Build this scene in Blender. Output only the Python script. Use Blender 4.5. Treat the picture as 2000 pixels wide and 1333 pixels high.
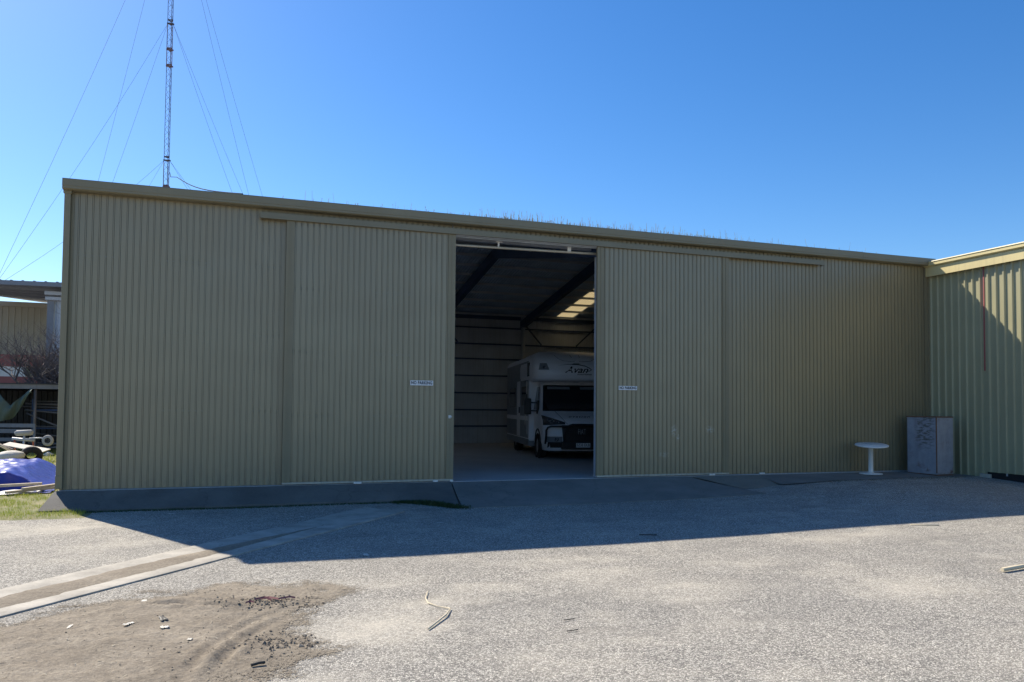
import bpy, bmesh, math, random
from mathutils import Vector, Matrix, noise as mnoise
R_ = math.radians
random.seed(7)
S = bpy.context.scene
for o in list(bpy.data.objects): bpy.data.objects.remove(o)
COL = S.collection

# ------------------------------------------------------------------ camera
cd = bpy.data.cameras.new('camera'); cam = bpy.data.objects.new('camera', cd); COL.objects.link(cam)
cr = Vector((0.94515623, -0.32649453, 0.00900076)); cu = Vector((-0.02095944, -0.033128, 0.99923132)); cf = Vector((0.32594539, 0.94461836, 0.03815428))
CAMP = Vector((3.0339, -15.0396, 1.5))
M4 = Matrix.Identity(4)
for i in range(3):
    M4[i][0] = cr[i]; M4[i][1] = cu[i]; M4[i][2] = -cf[i]; M4[i][3] = CAMP[i]
cam.matrix_world = M4
cd.sensor_width = 36; cd.lens = 27.0; cd.shift_y = 0.03565; cd.clip_start = 0.1; cd.clip_end = 2000
S.camera = cam

# ------------------------------------------------------------------ sky and sun
SUN_EL = R_(41.2); SUN_AZ = math.atan2(-0.485, 0.875)      # the sun stands behind the shed, to the left
W = bpy.data.worlds.new('World'); S.world = W; W.use_nodes = True
wn = W.node_tree.nodes; wl = W.node_tree.links
sk = wn.new('ShaderNodeTexSky'); sk.sky_type = 'NISHITA'; sk.sun_disc = False
sk.sun_elevation = SUN_EL; sk.sun_rotation = SUN_AZ
sk.air_density = 1.0; sk.dust_density = 0.3; sk.ozone_density = 4.0; sk.altitude = 50
hs = wn.new('ShaderNodeHueSaturation'); hs.inputs['Saturation'].default_value = 1.29; hs.inputs['Hue'].default_value = .505; wl.new(sk.outputs[0], hs.inputs['Color'])
wl.new(hs.outputs[0], wn['Background'].inputs[0]); wn['Background'].inputs[1].default_value = 0.103
sd = bpy.data.lights.new('sun', 'SUN'); so = bpy.data.objects.new('sun', sd); COL.objects.link(so)
sd.energy = 5.0; sd.angle = R_(0.53); sd.color = (1.0, 0.91, 0.77)
ld = Vector((0.485*math.cos(SUN_EL), -0.875*math.cos(SUN_EL), -math.sin(SUN_EL)))
so.rotation_euler = ld.to_track_quat('-Z', 'Y').to_euler(); so.location = (-10, 20, 30)
S.view_settings.view_transform = 'Standard'; S.view_settings.look = 'None'
S.view_settings.exposure = 0.68; S.view_settings.gamma = 1.0
S.render.engine = 'CYCLES'
S.cycles.max_bounces = 8; S.cycles.diffuse_bounces = 5

# ------------------------------------------------------------------ materials
MAT = {}
class NT:
    def __init__(s, name):
        s.m = bpy.data.materials.new(name); s.m.use_nodes = True; s.t = s.m.node_tree; s.n = s.t.nodes; s.b = s.n['Principled BSDF']; MAT[name] = s.m
    def new(s, t, **k):
        nd = s.n.new(t)
        for a, v in k.items(): setattr(nd, a, v)
        return nd
    def link(s, a, b): s.t.links.new(a, b)
    def pos(s):
        if not hasattr(s, '_p'): s._p = s.new('ShaderNodeNewGeometry').outputs['Position']
        return s._p
    def objc(s): return s.new('ShaderNodeTexCoord').outputs['Object']
    def scale(s, vec, sc):
        nd = s.new('ShaderNodeMapping'); nd.inputs['Scale'].default_value = sc; s.link(vec, nd.inputs[0]); return nd.outputs[0]
    def noise(s, vec, scale, detail=4, rough=.55, out=0):
        nd = s.new('ShaderNodeTexNoise'); nd.inputs['Scale'].default_value = scale; nd.inputs['Detail'].default_value = detail; nd.inputs['Roughness'].default_value = rough
        s.link(vec, nd.inputs['Vector']); return nd.outputs[out]
    def voro(s, vec, scale, out='Color', feature='F1'):
        nd = s.new('ShaderNodeTexVoronoi'); nd.feature = feature; nd.inputs['Scale'].default_value = scale; s.link(vec, nd.inputs['Vector']); return nd.outputs[out]
    def ramp(s, f, *stops):
        nd = s.new('ShaderNodeValToRGB'); e = nd.color_ramp.elements
        while len(e) < len(stops): e.new(0.5)
        for el, (p, c) in zip(e, stops):
            el.position = p; el.color = (c, c, c, 1) if isinstance(c, (int, float)) else (*c, 1)
        s.link(f, nd.inputs[0]); return nd.outputs[0]
    def mix(s, f, a, b, mode='MIX'):
        nd = s.new('ShaderNodeMix', data_type='RGBA', blend_type=mode)
        for v, i in ((f, 0), (a, 6), (b, 7)):
            if hasattr(v, 'links'): s.link(v, nd.inputs[i])
            elif i == 0: nd.inputs[0].default_value = v
            else: nd.inputs[i].default_value = (*v, 1)
        return nd.outputs[2]
    def math(s, op, a, b=None, clamp=False):
        nd = s.new('ShaderNodeMath', operation=op); nd.use_clamp = clamp
        for i, v in enumerate((a, b)):
            if v is None: continue
            if hasattr(v, 'links'): s.link(v, nd.inputs[i])
            else: nd.inputs[i].default_value = v
        return nd.outputs[0]
    def color(s, c):
        if hasattr(c, 'links'): s.link(c, s.b.inputs['Base Color'])
        else: s.b.inputs['Base Color'].default_value = (*c, 1)
    def set(s, **k):
        for a, v in k.items():
            i = s.b.inputs[a.replace('_', ' ')]
            if hasattr(v, 'links'): s.link(v, i)
            else: i.default_value = v
    def bump(s, h, strength=.3, dist=.01):
        nd = s.new('ShaderNodeBump'); nd.inputs['Strength'].default_value = strength; nd.inputs['Distance'].default_value = dist
        s.link(h, nd.inputs['Height']); s.link(nd.outputs[0], s.b.inputs['Normal'])
    def rnd(s): return s.new('ShaderNodeObjectInfo').outputs['Random']
    def island(s): return s.new('ShaderNodeNewGeometry').outputs['Random Per Island']

def painted(name, col, rough=.45, var=.12, dirt=(.16, .13, .09), dirtamt=.25, metal=0.0, bump=.12, coat=0, streak=True, spec=.5, wall=False):
    t = NT(name); p = t.pos()
    n1 = t.noise(p, 1.3, 5); n2 = t.noise(t.scale(p, (7, 7, .12)), 2.0, 4, .5)
    a = tuple(c*(1-var) for c in col); b = tuple(min(1, c*(1+var)) for c in col)
    c = t.mix(t.ramp(n1, (.3, 0), (.7, 1)), a, b)
    c = t.mix(t.math('MULTIPLY', t.rnd(), .35), c, tuple(x*(1-var*.9) for x in col))
    if streak: c = t.mix(t.math('MULTIPLY', t.ramp(n2, (.52, 0), (.8, 1)), dirtamt), c, dirt)
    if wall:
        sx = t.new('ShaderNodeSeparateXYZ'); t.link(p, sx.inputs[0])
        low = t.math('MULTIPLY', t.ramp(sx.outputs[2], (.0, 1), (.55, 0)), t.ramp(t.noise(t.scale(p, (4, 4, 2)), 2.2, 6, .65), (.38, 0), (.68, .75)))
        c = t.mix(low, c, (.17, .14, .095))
        for cx, cz, rx, rz, am in ((12.0, 1.0, .10, .16, .55), (12.92, 1.03, .14, .10, .5), (11.75, .48, .16, .08, .35), (12.1, .85, .05, .1, .5)):
            vm = t.new('ShaderNodeVectorMath', operation='SUBTRACT'); t.link(p, vm.inputs[0]); vm.inputs[1].default_value = (cx, 0, cz)
            sc = t.new('ShaderNodeVectorMath', operation='MULTIPLY'); t.link(vm.outputs[0], sc.inputs[0]); sc.inputs[1].default_value = (1/rx, 0, 1/rz)
            ln = t.new('ShaderNodeVectorMath', operation='LENGTH'); t.link(sc.outputs[0], ln.inputs[0])
            f = t.math('MULTIPLY', t.ramp(ln.outputs['Value'], (.1, am), (1, 0)), t.ramp(t.noise(p, 22, 4), (.4, 0), (.6, 1))); c = t.mix(f, c, (.62, .61, .58))
    t.color(c); t.set(Roughness=t.ramp(t.noise(p, 1.6, 3), (.25, rough-.03), (.8, rough+.08)), Metallic=metal); t.b.inputs['Specular IOR Level'].default_value = spec
    if bump: t.bump(t.noise(t.scale(p, (3, 3, 1)), 1.6, 2), bump, .02)
    return t

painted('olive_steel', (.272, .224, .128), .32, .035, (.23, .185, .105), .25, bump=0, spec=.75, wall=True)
painted('olive_trim', (.235, .198, .117), .42, .08, (.18, .16, .11), .3, bump=.06)
painted('green_steel', (.375, .355, .215), .36, .07, (.22, .2, .13), .25, bump=.08, spec=.6)
painted('cream_trim', (.66, .55, .27), .45, .06, (.32, .27, .16), .3, bump=.05)
painted('galvanised', (.48, .52, .57), .42, .12, (.25, .23, .2), .25, metal=.1, bump=.05)
painted('roof_zinc', (.46, .58, .72), .5, .12, (.12, .11, .1), .2, metal=.0, bump=.05)  # blue cast of the shaded interior is mixed into this colour
painted('rafter_steel', (.03, .065, .15), .5, .12, (.06, .04, .03), .2, bump=.05)  # navy tint of the interior shadows is put into the steel colour
painted('inner_wall', (.52, .56, .62), .6, .1, (.18, .15, .12), .3, bump=.06)  # bluish interior cast is mixed into the grey sheet colour
painted('track_steel', (.52, .46, .36), .4, .12, (.3, .2, .12), .4, metal=.3)
painted('worn_edge', (.46, .43, .35), .5, .2, (.22, .19, .14), .6)
painted('white_paint', (.78, .77, .73), .5, .05, (.42, .38, .3), .45, bump=.1)
painted('motorhome_white', (.80, .82, .86), .34, .02, (.5, .5, .48), .08, bump=0)
painted('motorhome_grey', (.20, .225, .255), .3, .04, (.2, .2, .2), .1, bump=0)
painted('black_plastic', (.018, .019, .021), .45, .1, (.05, .05, .045), .2, bump=.05)
painted('dark_trim', (.035, .037, .04), .35, .1, (.06, .055, .05), .15, bump=0)
painted('rubber', (.022, .022, .022), .8, .15, (.08, .07, .055), .4, bump=.2)
painted('alloy', (.42, .43, .45), .3, .08, (.15, .14, .13), .3, metal=.6)
painted('red_paint', (.33, .095, .085), .5, .12, (.2, .06, .04), .3)
painted('lead_black', (.012, .012, .014), .6, .1, streak=False, bump=0)
painted('sign_white', (.82, .83, .84), .4, .02, (.5, .48, .42), .15, bump=0)
painted('far_beige', (.40, .36, .28), .6, .05, (.25, .21, .16), .25)
painted('far_white', (.46, .48, .52), .5, .05, (.3, .29, .28), .25)
painted('far_grey', (.20, .21, .235), .5, .08, (.14, .13, .13), .25)
painted('dark_sheet', (.035, .038, .045), .6, .2, (.05, .04, .03), .3)
painted('old_pipe', (.20, .185, .17), .5, .25, (.14, .07, .04), .5, metal=.3)
painted('grey_board', (.23, .235, .245), .7, .15, (.12, .1, .09), .4)
painted('grey_cushion', (.42, .41, .39), .75, .1, (.25, .22, .18), .3)
painted('sack_white', (.66, .63, .55), .8, .1, (.35, .3, .22), .4, bump=.6)
painted('orange_red', (.5, .12, .05), .5, .15, (.2, .08, .05), .4)
painted('green_canvas', (.115, .155, .12), .8, .15, (.08, .09, .07), .3, bump=.4)
painted('bare_bark', (.13, .11, .105), .8, .25, (.12, .1, .09), .3)
painted('mast_steel', (.10, .10, .125), .85, .12, (.12, .06, .05), .3)
painted('mast_red', (.16, .10, .11), .6, .15, (.15, .08, .08), .3)
painted('wire_steel', (.10, .11, .13), .9, .1, streak=False, bump=0)
painted('cable_black', (.012, .012, .014), .95, .1, streak=False, bump=0).b.inputs['Specular IOR Level'].default_value = 0.05
MAT['mast_steel'].node_tree.nodes['Principled BSDF'].inputs['Specular IOR Level'].default_value = .15

def concrete(name, base, scale=1.0, contrast=.25, dark=.35):
    t = NT(name); p = t.pos()
    n = t.noise(p, 1.1*scale, 7, .6); n2 = t.noise(p, 40, 4, .7); n3 = t.noise(t.scale(p, (1, 1, 1)), .45, 4, .6)
    lo = tuple(c*(1-contrast) for c in base); hi = tuple(min(1, c*(1+contrast)) for c in base)
    c = t.mix(t.ramp(n, (.3, 0), (.7, 1)), lo, hi)
    c = t.mix(t.ramp(n3, (.5, 0), (.72, dark)), c, tuple(x*.45 for x in base))
    c = t.mix(.35, c, t.mix(t.ramp(n2, (.3, 0), (.7, 1)), tuple(x*.6 for x in base), tuple(x*1.3 for x in base)))
    wv_ = t.new('ShaderNodeVectorMath', operation='MULTIPLY_ADD'); t.link(t.noise(p, 2.5, 5, .6, 1), wv_.inputs[0]); wv_.inputs[1].default_value = (.5, .5, .5); t.link(p, wv_.inputs[2])
    cr_ = t.voro(wv_.outputs[0], .62, 'Distance', 'DISTANCE_TO_EDGE'); c = t.mix(t.ramp(cr_, (.0, .45), (.007, 0)), c, tuple(x*.4 for x in base))
    t.color(c); t.set(Roughness=.85); t.bump(n2, .25, .004); return t
concrete('concrete_apron', (.14, .133, .119), 1.4, .35, .5); concrete('concrete_ramp', (.205, .196, .175), 1.2, .3, .4); concrete('concrete_patch', (.235, .215, .175))
concrete('concrete_floor', (.48, .48, .47), .7, .12, .25); concrete('concrete_drain', (.39, .36, .305), 2.6, .4, .6)

# worn chip-seal asphalt
t = NT('asphalt'); p = t.pos()
v1 = t.voro(p, 82); v2 = t.voro(p, 170)
sep = t.new('ShaderNodeSeparateColor'); t.link(v1, sep.inputs[0]); chip = sep.outputs[0]
sep2 = t.new('ShaderNodeSeparateColor'); t.link(v2, sep2.inputs[0])
c = t.ramp(chip, (.0, (.05, .05, .05)), (.25, (.17, .167, .16)), (.55, (.39, .38, .36)), (1, (.80, .78, .73)))
c = t.mix(.3, c, t.ramp(sep2.outputs[1], (0, (.08, .08, .078)), (1, (.55, .53, .48))))
gap = t.voro(p, 82, 'Distance', 'DISTANCE_TO_EDGE')
c = t.mix(t.ramp(gap, (0, .85), (.2, 0)), c, (.03, .029, .028))
big = t.noise(p, .35, 6, .6); mid = t.noise(p, 1.7, 6, .62)
c = t.mix(t.ramp(big, (.35, .28), (.62, 0)), c, (.16, .16, .16))
dust = t.math('MULTIPLY', t.ramp(mid, (.47, 0), (.70, 1)), t.ramp(t.noise(p, .22, 3), (.4, .15), (.62, .8)))
silt = (.50, .472, .415)
def blob(cx, cy, rx, ry, amt):
    global c
    vm = t.new('ShaderNodeVectorMath', operation='SUBTRACT'); t.link(warp, vm.inputs[0]); vm.inputs[1].default_value = (cx, cy, 0)
    sc = t.new('ShaderNodeVectorMath', operation='MULTIPLY'); t.link(vm.outputs[0], sc.inputs[0]); sc.inputs[1].default_value = (1/rx, 1/ry, 0)
    ln = t.new('ShaderNodeVectorMath', operation='LENGTH'); t.link(sc.outputs[0], ln.inputs[0])
    f = t.ramp(ln.outputs['Value'], (.25, 1), (1.0, 0))
    f = t.math('MULTIPLY', f, t.math('MULTIPLY', t.ramp(mid, (.3, .2), (.65, 1)), amt*.75))
    c = t.mix(f, c, silt)
wv = t.new('ShaderNodeVectorMath', operation='MULTIPLY_ADD'); nz = t.new('ShaderNodeTexNoise'); nz.inputs['Scale'].default_value = 1.6; nz.inputs['Detail'].default_value = 4
t.link(p, nz.inputs['Vector']); t.link(nz.outputs[1], wv.inputs[0]); wv.inputs[1].default_value = (.9, .9, 0); wv.inputs[2].default_value = (-.45, -.45, 0)
wa = t.new('ShaderNodeVectorMath', operation='ADD'); t.link(p, wa.inputs[0]); t.link(wv.outputs[0], wa.inputs[1]); warp = wa.outputs[0]
c = t.mix(t.math('MULTIPLY', dust, .38), c, silt)
st = t.ramp(t.noise(t.scale(p, (1, 2.2, 1)), .9, 6, .68), (.52, 0), (.68, .3)); c = t.mix(st, c, (.10, .098, .095))
for a in ((4.05, -8.75, .9, .55, .85), (4.6, -8.15, .8, .4, .7), (4.0, -7.1, 1.1, .35, .5), (6.6, -7.5, 1.1, .5, .6), (5.2, -7.75, .5, .3, .6), (7.2, -8.3, .9, .6, .45), (6.6, -6.7, .9, .4, .4),
          (6.9, -9.6, .8, .5, .3), (11.2, -6.4, 1.6, .5, .45), (9.4, -9.0, 1.0, .7, .4), (3.4, -9.9, .7, .35, .6), (.5, -2.4, 1.6, .9, .55), (1.3, -4.0, 1.0, .8, .35), (8.6, -7.4, 1.2, .4, .35), (5.2, -10.0, .6, .4, .3)):
    blob(*a)
c = t.mix(1.0, c, (1.36, 1.31, 1.21), 'MULTIPLY'); t.color(c); t.set(Roughness=.92)
hb = t.math('ADD', t.math('MULTIPLY', t.ramp(gap, (0, 0), (.25, 1)), .6), t.math('MULTIPLY', chip, .5)); t.bump(hb, .75, .006)

t = NT('dirt'); p = t.pos()
n = t.noise(p, 2.2, 8, .65); n2 = t.noise(p, 28, 6, .7)
c = t.mix(t.ramp(n, (.3, 0), (.7, 1)), (.22, .182, .132), (.39, .335, .255))
c = t.mix(t.ramp(n2, (.35, .6), (.65, 0)), c, (.085, .068, .05))
c = t.mix(t.ramp(t.voro(p, 22, 'Distance'), (.05, .5), (.16, 0)), c, (.40, .37, .31))
t.color(c); t.set(Roughness=.95); t.bump(n2, .9, .02)
at = t.new('ShaderNodeAttribute'); at.attribute_name = 'cover'
na = t.math('ADD', t.math('MULTIPLY', t.ramp(t.noise(p, 75, 2, .6), (.3, 0), (.7, 1)), .55), t.math('MULTIPLY', t.ramp(t.noise(p, 5, 5, .65), (.3, 0), (.7, 1)), .45))
keep = t.math('GREATER_THAN', at.outputs['Fac'], na)
tp = t.new('ShaderNodeBsdfTransparent'); ms = t.new('ShaderNodeMixShader'); t.link(keep, ms.inputs[0]); t.link(tp.outputs[0], ms.inputs[1]); t.link(t.b.outputs[0], ms.inputs[2]); t.link(ms.outputs[0], t.n['Material Output'].inputs[0])
t = NT('soil_clod'); t.color(t.mix(t.island(), (.14, .112, .082), (.30, .25, .185))); t.set(Roughness=.95)
t = NT('straw_litter'); t.color(t.mix(t.island(), (.26, .21, .14), (.48, .43, .33))); t.set(Roughness=.9)
t = NT('lawn_soil'); p = t.pos(); n = t.noise(p, 3, 6, .65)
t.color(t.mix(t.ramp(n, (.35, 0), (.65, 1)), (.13, .15, .045), (.25, .22, .12))); t.set(Roughness=.95); t.bump(t.noise(p, 30, 5), .8, .02)
def leafy(name, a, b, c3, trans=.35):
    t = NT(name); r = t.island(); c = t.ramp(r, (0, a), (.5, b), (1, c3)); t.color(c); t.set(Roughness=.6)
    tr = t.new('ShaderNodeBsdfTranslucent'); t.link(c, tr.inputs[0]); ms = t.new('ShaderNodeMixShader'); ms.inputs[0].default_value = trans
    t.link(t.b.outputs[0], ms.inputs[1]); t.link(tr.outputs[0], ms.inputs[2]); t.link(ms.outputs[0], t.n['Material Output'].inputs[0])
leafy('lawn_grass', (.17, .25, .03), (.31, .37, .05), (.42, .40, .11))
leafy('dark_weed', (.03, .06, .02), (.05, .09, .025), (.08, .11, .035))
leafy('dry_weed', (.16, .13, .08), (.26, .23, .14), (.22, .24, .12))
t = NT('blue_tarp'); p = t.pos(); t.color(t.mix(t.ramp(t.noise(p, 5, 4), (.3, 0), (.7, 1)), (.035, .05, .30), (.05, .07, .40)))
t.set(Roughness=.3); t.bump(t.noise(p, 9, 4), .5, .02)
t = NT('silver_tarp'); p = t.pos(); t.color(t.mix(t.noise(p, 6, 3), (.55, .56, .62), (.7, .71, .76))); t.set(Roughness=.4); t.bump(t.noise(p, 9, 4), .4, .02)
t = NT('weathered_timber'); p = t.objc(); t.color(t.mix(t.ramp(t.noise(t.scale(p, (2, 30, 30)), 1, 5), (.3, 0), (.7, 1)), (.33, .27, .19), (.55, .48, .37))); t.set(Roughness=.8)
t = NT('pale_wood'); p = t.objc(); t.color(t.mix(t.noise(t.scale(p, (3, 20, 20)), 1, 4), (.55, .46, .30), (.75, .66, .48))); t.set(Roughness=.7)
t = NT('twig_wood'); t.color((.42, .37, .29)); t.set(Roughness=.8)
t = NT('dark_twig'); t.color((.05, .045, .04)); t.set(Roughness=.8)
t = NT('glass_dark'); t.color((.012, .015, .02)); t.set(Roughness=.06); t.b.inputs['Specular IOR Level'].default_value = .6
t = NT('lamp_lens'); p = t.pos(); t.color(t.mix(t.ramp(t.voro(p, 26, 'Distance'), (.2, 0), (.45, 1)), (.85, .86, .88), (.12, .13, .15))); t.set(Roughness=.12, Metallic=.55)
t = NT('fill_skylight_white'); tr = t.new('ShaderNodeBsdfTranslucent'); tr.inputs[0].default_value = (.72, .82, .92, 1); t.color((.5, .52, .55))  # for unseen roof sheets added only to brighten the interior
ms = t.new('ShaderNodeMixShader'); ms.inputs[0].default_value = .75; t.link(t.b.outputs[0], ms.inputs[1]); t.link(tr.outputs[0], ms.inputs[2]); t.link(ms.outputs[0], t.n['Material Output'].inputs[0])
t = NT('skylight_fibre'); tr = t.new('ShaderNodeBsdfTranslucent'); tr.inputs[0].default_value = (.46, .36, .18, 1); t.color((.55, .5, .36))
ms = t.new('ShaderNodeMixShader'); ms.inputs[0].default_value = .75; t.link(t.b.outputs[0], ms.inputs[1]); t.link(tr.outputs[0], ms.inputs[2]); t.link(ms.outputs[0], t.n['Material Output'].inputs[0])
# rusty cabinet paint: rubbed patches and rust at edges
t = NT('cabinet_paint'); p = t.objc(); n = t.noise(p, 5, 7, .65); n2 = t.noise(t.scale(p, (5, 5, 22)), 1.1, 6, .7)
c = t.mix(t.ramp(n, (.3, 0), (.7, 1)), (.27, .29, .335), (.38, .40, .45))
sepz = t.new('ShaderNodeSeparateXYZ'); t.link(p, sepz.inputs[0])
band = t.math('MULTIPLY', t.ramp(sepz.outputs[2], (.55, 0), (.8, 1)), t.ramp(sepz.outputs[2], (1.18, 1), (1.32, 0)))
face = t.math('MULTIPLY', t.ramp(sepz.outputs[1], (.02, 0), (.15, 1)), t.ramp(sepz.outputs[1], (.45, 1), (.62, 0)))
scr = t.math('MULTIPLY', t.math('MULTIPLY', t.ramp(n2, (.47, 0), (.55, 1)), band), face)
c = t.mix(t.math('MULTIPLY', scr, .85), c, (.11, .10, .08))
n4 = t.noise(p, 3.3, 6, .7)
rust = t.math('MULTIPLY', t.ramp(n4, (.56, 0), (.68, 1)), t.ramp(sepz.outputs[2], (.0, 1), (.3, .35)))
c = t.mix(rust, c, (.17, .085, .045)); t.color(c); t.set(Roughness=.55, Metallic=.15); t.bump(n, .3, .01)
t = NT('rust'); p = t.pos(); t.color(t.mix(t.noise(p, 9, 6), (.10, .05, .03), (.26, .15, .09))); t.set(Roughness=.85)

# ------------------------------------------------------------------ mesh helpers
class MB:
    def __init__(s): s.v = []; s.f = []; s.mi = []; s.sm = []
    def add(s, vs, fs, mi=0, smooth=False):
        o = len(s.v); s.v += [tuple(v) for v in vs]
        for f in fs: s.f.append([i+o for i in f]); s.mi.append(mi); s.sm.append(smooth)
        return s
    def box(s, a, b, mi=0):
        x0, y0, z0 = a; x1, y1, z1 = b
        return s.add([(x0,y0,z0),(x1,y0,z0),(x1,y1,z0),(x0,y1,z0),(x0,y0,z1),(x1,y0,z1),(x1,y1,z1),(x0,y1,z1)],
              [(0,3,2,1),(4,5,6,7),(0,1,5,4),(1,2,6,5),(2,3,7,6),(3,0,4,7)], mi)
    def bbox(s, a, b, r, mi=0):      # bevelled box
        bm = bmesh.new(); bmesh.ops.create_cube(bm, size=1)
        for v in bm.verts:
            for i in range(3): v.co[i] = a[i] if v.co[i] < 0 else b[i]
        bmesh.ops.bevel(bm, geom=bm.edges[:], offset=r, segments=2, affect='EDGES', profile=.6)
        bm.verts.index_update(); s.add([v.co for v in bm.verts], [[v.index for v in f.verts] for f in bm.faces], mi, False); bm.free(); return s
    def tube(s, pts, r, n=6, mi=0, caps=True, smooth=True):
        pts = [Vector(p) for p in pts]; rr = r if isinstance(r, (list, tuple)) else [r]*len(pts); vs = []; prev = None
        for i, p in enumerate(pts):
            d = (pts[min(i+1, len(pts)-1)] - pts[max(i-1, 0)]).normalized()
            if prev is None:
                a = Vector((0, 0, 1)) if abs(d.z) < .9 else Vector((1, 0, 0)); x = d.cross(a).normalized()
            else:
                x = (prev - d*prev.dot(d)).normalized()
            y = d.cross(x); prev = x
            for k in range(n):
                q = 2*math.pi*k/n; vs.append(p + (x*math.cos(q) + y*math.sin(q))*rr[i])
        fs = [(i*n+k, i*n+(k+1) % n, (i+1)*n+(k+1) % n, (i+1)*n+k) for i in range(len(pts)-1) for k in range(n)]
        s.add(vs, fs, mi, smooth)
        if caps: s.f.append([len(s.v)-len(vs)+k for k in range(n)][::-1]); s.mi.append(mi); s.sm.append(False); s.f.append([len(s.v)-n+k for k in range(n)]); s.mi.append(mi); s.sm.append(False)
        return s
    def bar(s, a, b, w, h, mi=0):      # rectangular bar from a to b
        a = Vector(a); b = Vector(b); d = (b-a).normalized(); up = Vector((0, 0, 1)) if abs(d.z) < .95 else Vector((0, 1, 0)); x = d.cross(up).normalized(); y = x.cross(d)
        vs = [q + x*sx*w/2 + y*sy*h/2 for q in (a, b) for sx, sy in ((-1,-1),(1,-1),(1,1),(-1,1))]
        return s.add(vs, [(0,3,2,1),(4,5,6,7),(0,1,5,4),(1,2,6,5),(2,3,7,6),(3,0,4,7)], mi)
    def lathe(s, prof, n=28, mi=0, axis='z', c=(0,0,0), smooth=True):
        vs = []
        for r, h in prof:
            for k in range(n):
                q = 2*math.pi*k/n; a, b = r*math.cos(q), r*math.sin(q)
                v = (a, b, h) if axis == 'z' else ((h, a, b) if axis == 'x' else (a, h, b)); vs.append((v[0]+c[0], v[1]+c[1], v[2]+c[2]))
        fs = [(i*n+k, i*n+(k+1) % n, (i+1)*n+(k+1) % n, (i+1)*n+k) for i in range(len(prof)-1) for k in range(n)]
        return s.add(vs, fs, mi, smooth)
    def grid(s, fn, us, vs_, mi=0, smooth=True):
        nu, nv = len(us), len(vs_); vs = [fn(u, v) for v in vs_ for u in us]
        return s.add(vs, [(j*nu+i, j*nu+i+1, (j+1)*nu+i+1, (j+1)*nu+i) for j in range(nv-1) for i in range(nu-1)], mi, smooth)
    def mesh(s, name, mats):
        me = bpy.data.meshes.new(name); me.from_pydata(s.v, [], s.f)
        for m in (mats if isinstance(mats, (list, tuple)) else [mats]): me.materials.append(MAT[m])
        me.polygons.foreach_set('material_index', s.mi); me.polygons.foreach_set('use_smooth', s.sm); me.update(); return me
    def obj(s, name, mats, parent=None, loc=(0,0,0), rot=(0,0,0)): return mkobj(name, s.mesh(name, mats), parent, loc, rot)
def mkobj(name, me, parent=None, loc=(0,0,0), rot=(0,0,0)):
    o = bpy.data.objects.new(name, me); COL.objects.link(o); o.parent = parent; o.location = loc; o.rotation_euler = rot; return o
def fixn(o):
    bm = bmesh.new(); bm.from_mesh(o.data); bmesh.ops.recalc_face_normals(bm, faces=bm.faces[:]); bm.to_mesh(o.data); bm.free(); return o
def tag(o, label=None, cat=None, group=None, kind=None):
    for k, v in (('label', label), ('category', cat), ('group', group), ('kind', kind)):
        if v: o[k] = v
    return o
def thing(name, label, cat, loc=(0,0,0), rz=0, group=None):
    o = bpy.data.objects.new(name, None); COL.objects.link(o); o.location = loc; o.rotation_euler = (0, 0, rz); o.empty_display_size = .2; return tag(o, label, cat, group)
def structure(o): o['kind'] = 'structure'; return o
def stuff(o, label=None, cat=None): return tag(o, label, cat, None, 'stuff')
def ss(a, b, x): t = max(0, min(1, (x-a)/(b-a))); return t*t*(3-2*t)
def fr(a, b, n): return [a+(b-a)*i/n for i in range(n+1)]
def N(x, y, z=0): return mnoise.noise(Vector((x, y, z)))
def text_mesh(txt, size, shear=0, bold=0, extrude=0.0, res=3, space=1.0):
    cu_ = bpy.data.curves.new('t', 'FONT'); cu_.body = txt; cu_.size = size; cu_.shear = shear; cu_.offset = bold; cu_.extrude = extrude
    cu_.align_x = 'CENTER'; cu_.align_y = 'CENTER'; cu_.resolution_u = res; cu_.space_character = space
    ob = bpy.data.objects.new('t', cu_); COL.objects.link(ob); dg = bpy.context.evaluated_depsgraph_get(); dg.update()
    me = bpy.data.meshes.new_from_object(ob.evaluated_get(dg)); bpy.data.objects.remove(ob); bpy.data.curves.remove(cu_)
    vs = [tuple(v.co) for v in me.vertices]; fs = [list(p.vertices) for p in me.polygons]; bpy.data.meshes.remove(me); return vs, fs

L = 19.4833; H = 5.36; DEP = 15.3; RIDGE = 1.36

# ------------------------------------------------------------------ ground
def gz(x, y):
    d = -y
    z = -.30 + .09*ss(7, 16, x) + .16*ss(11, 16, x)*(1-ss(1.0, 5.5, d)) + .04*ss(0, 6, y)*(1-ss(2, 8, x))
    return z + .012*N(x*.5, y*.5)*(1 if d > .5 else .3)
def axis_steps(lo, hi, a, b, fine, coarse_ratio=1.35):
    pts = [a]; st = fine
    while pts[-1] < b: pts.append(pts[-1]+fine)
    st = fine
    while pts[-1] < hi: st *= coarse_ratio; pts.append(pts[-1]+st)
    left = []; q = a; st = fine
    while q > lo: st *= coarse_ratio; q -= st; left.append(q)
    return left[::-1]+pts
xs = axis_steps(-400, 420, -3, 20, .5); ys = axis_steps(-420, 500, -13, 0, .4)
g = MB().grid(lambda u, v: (u, v, gz(u, v)), xs, ys).obj('ground', 'asphalt'); structure(g)

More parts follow.
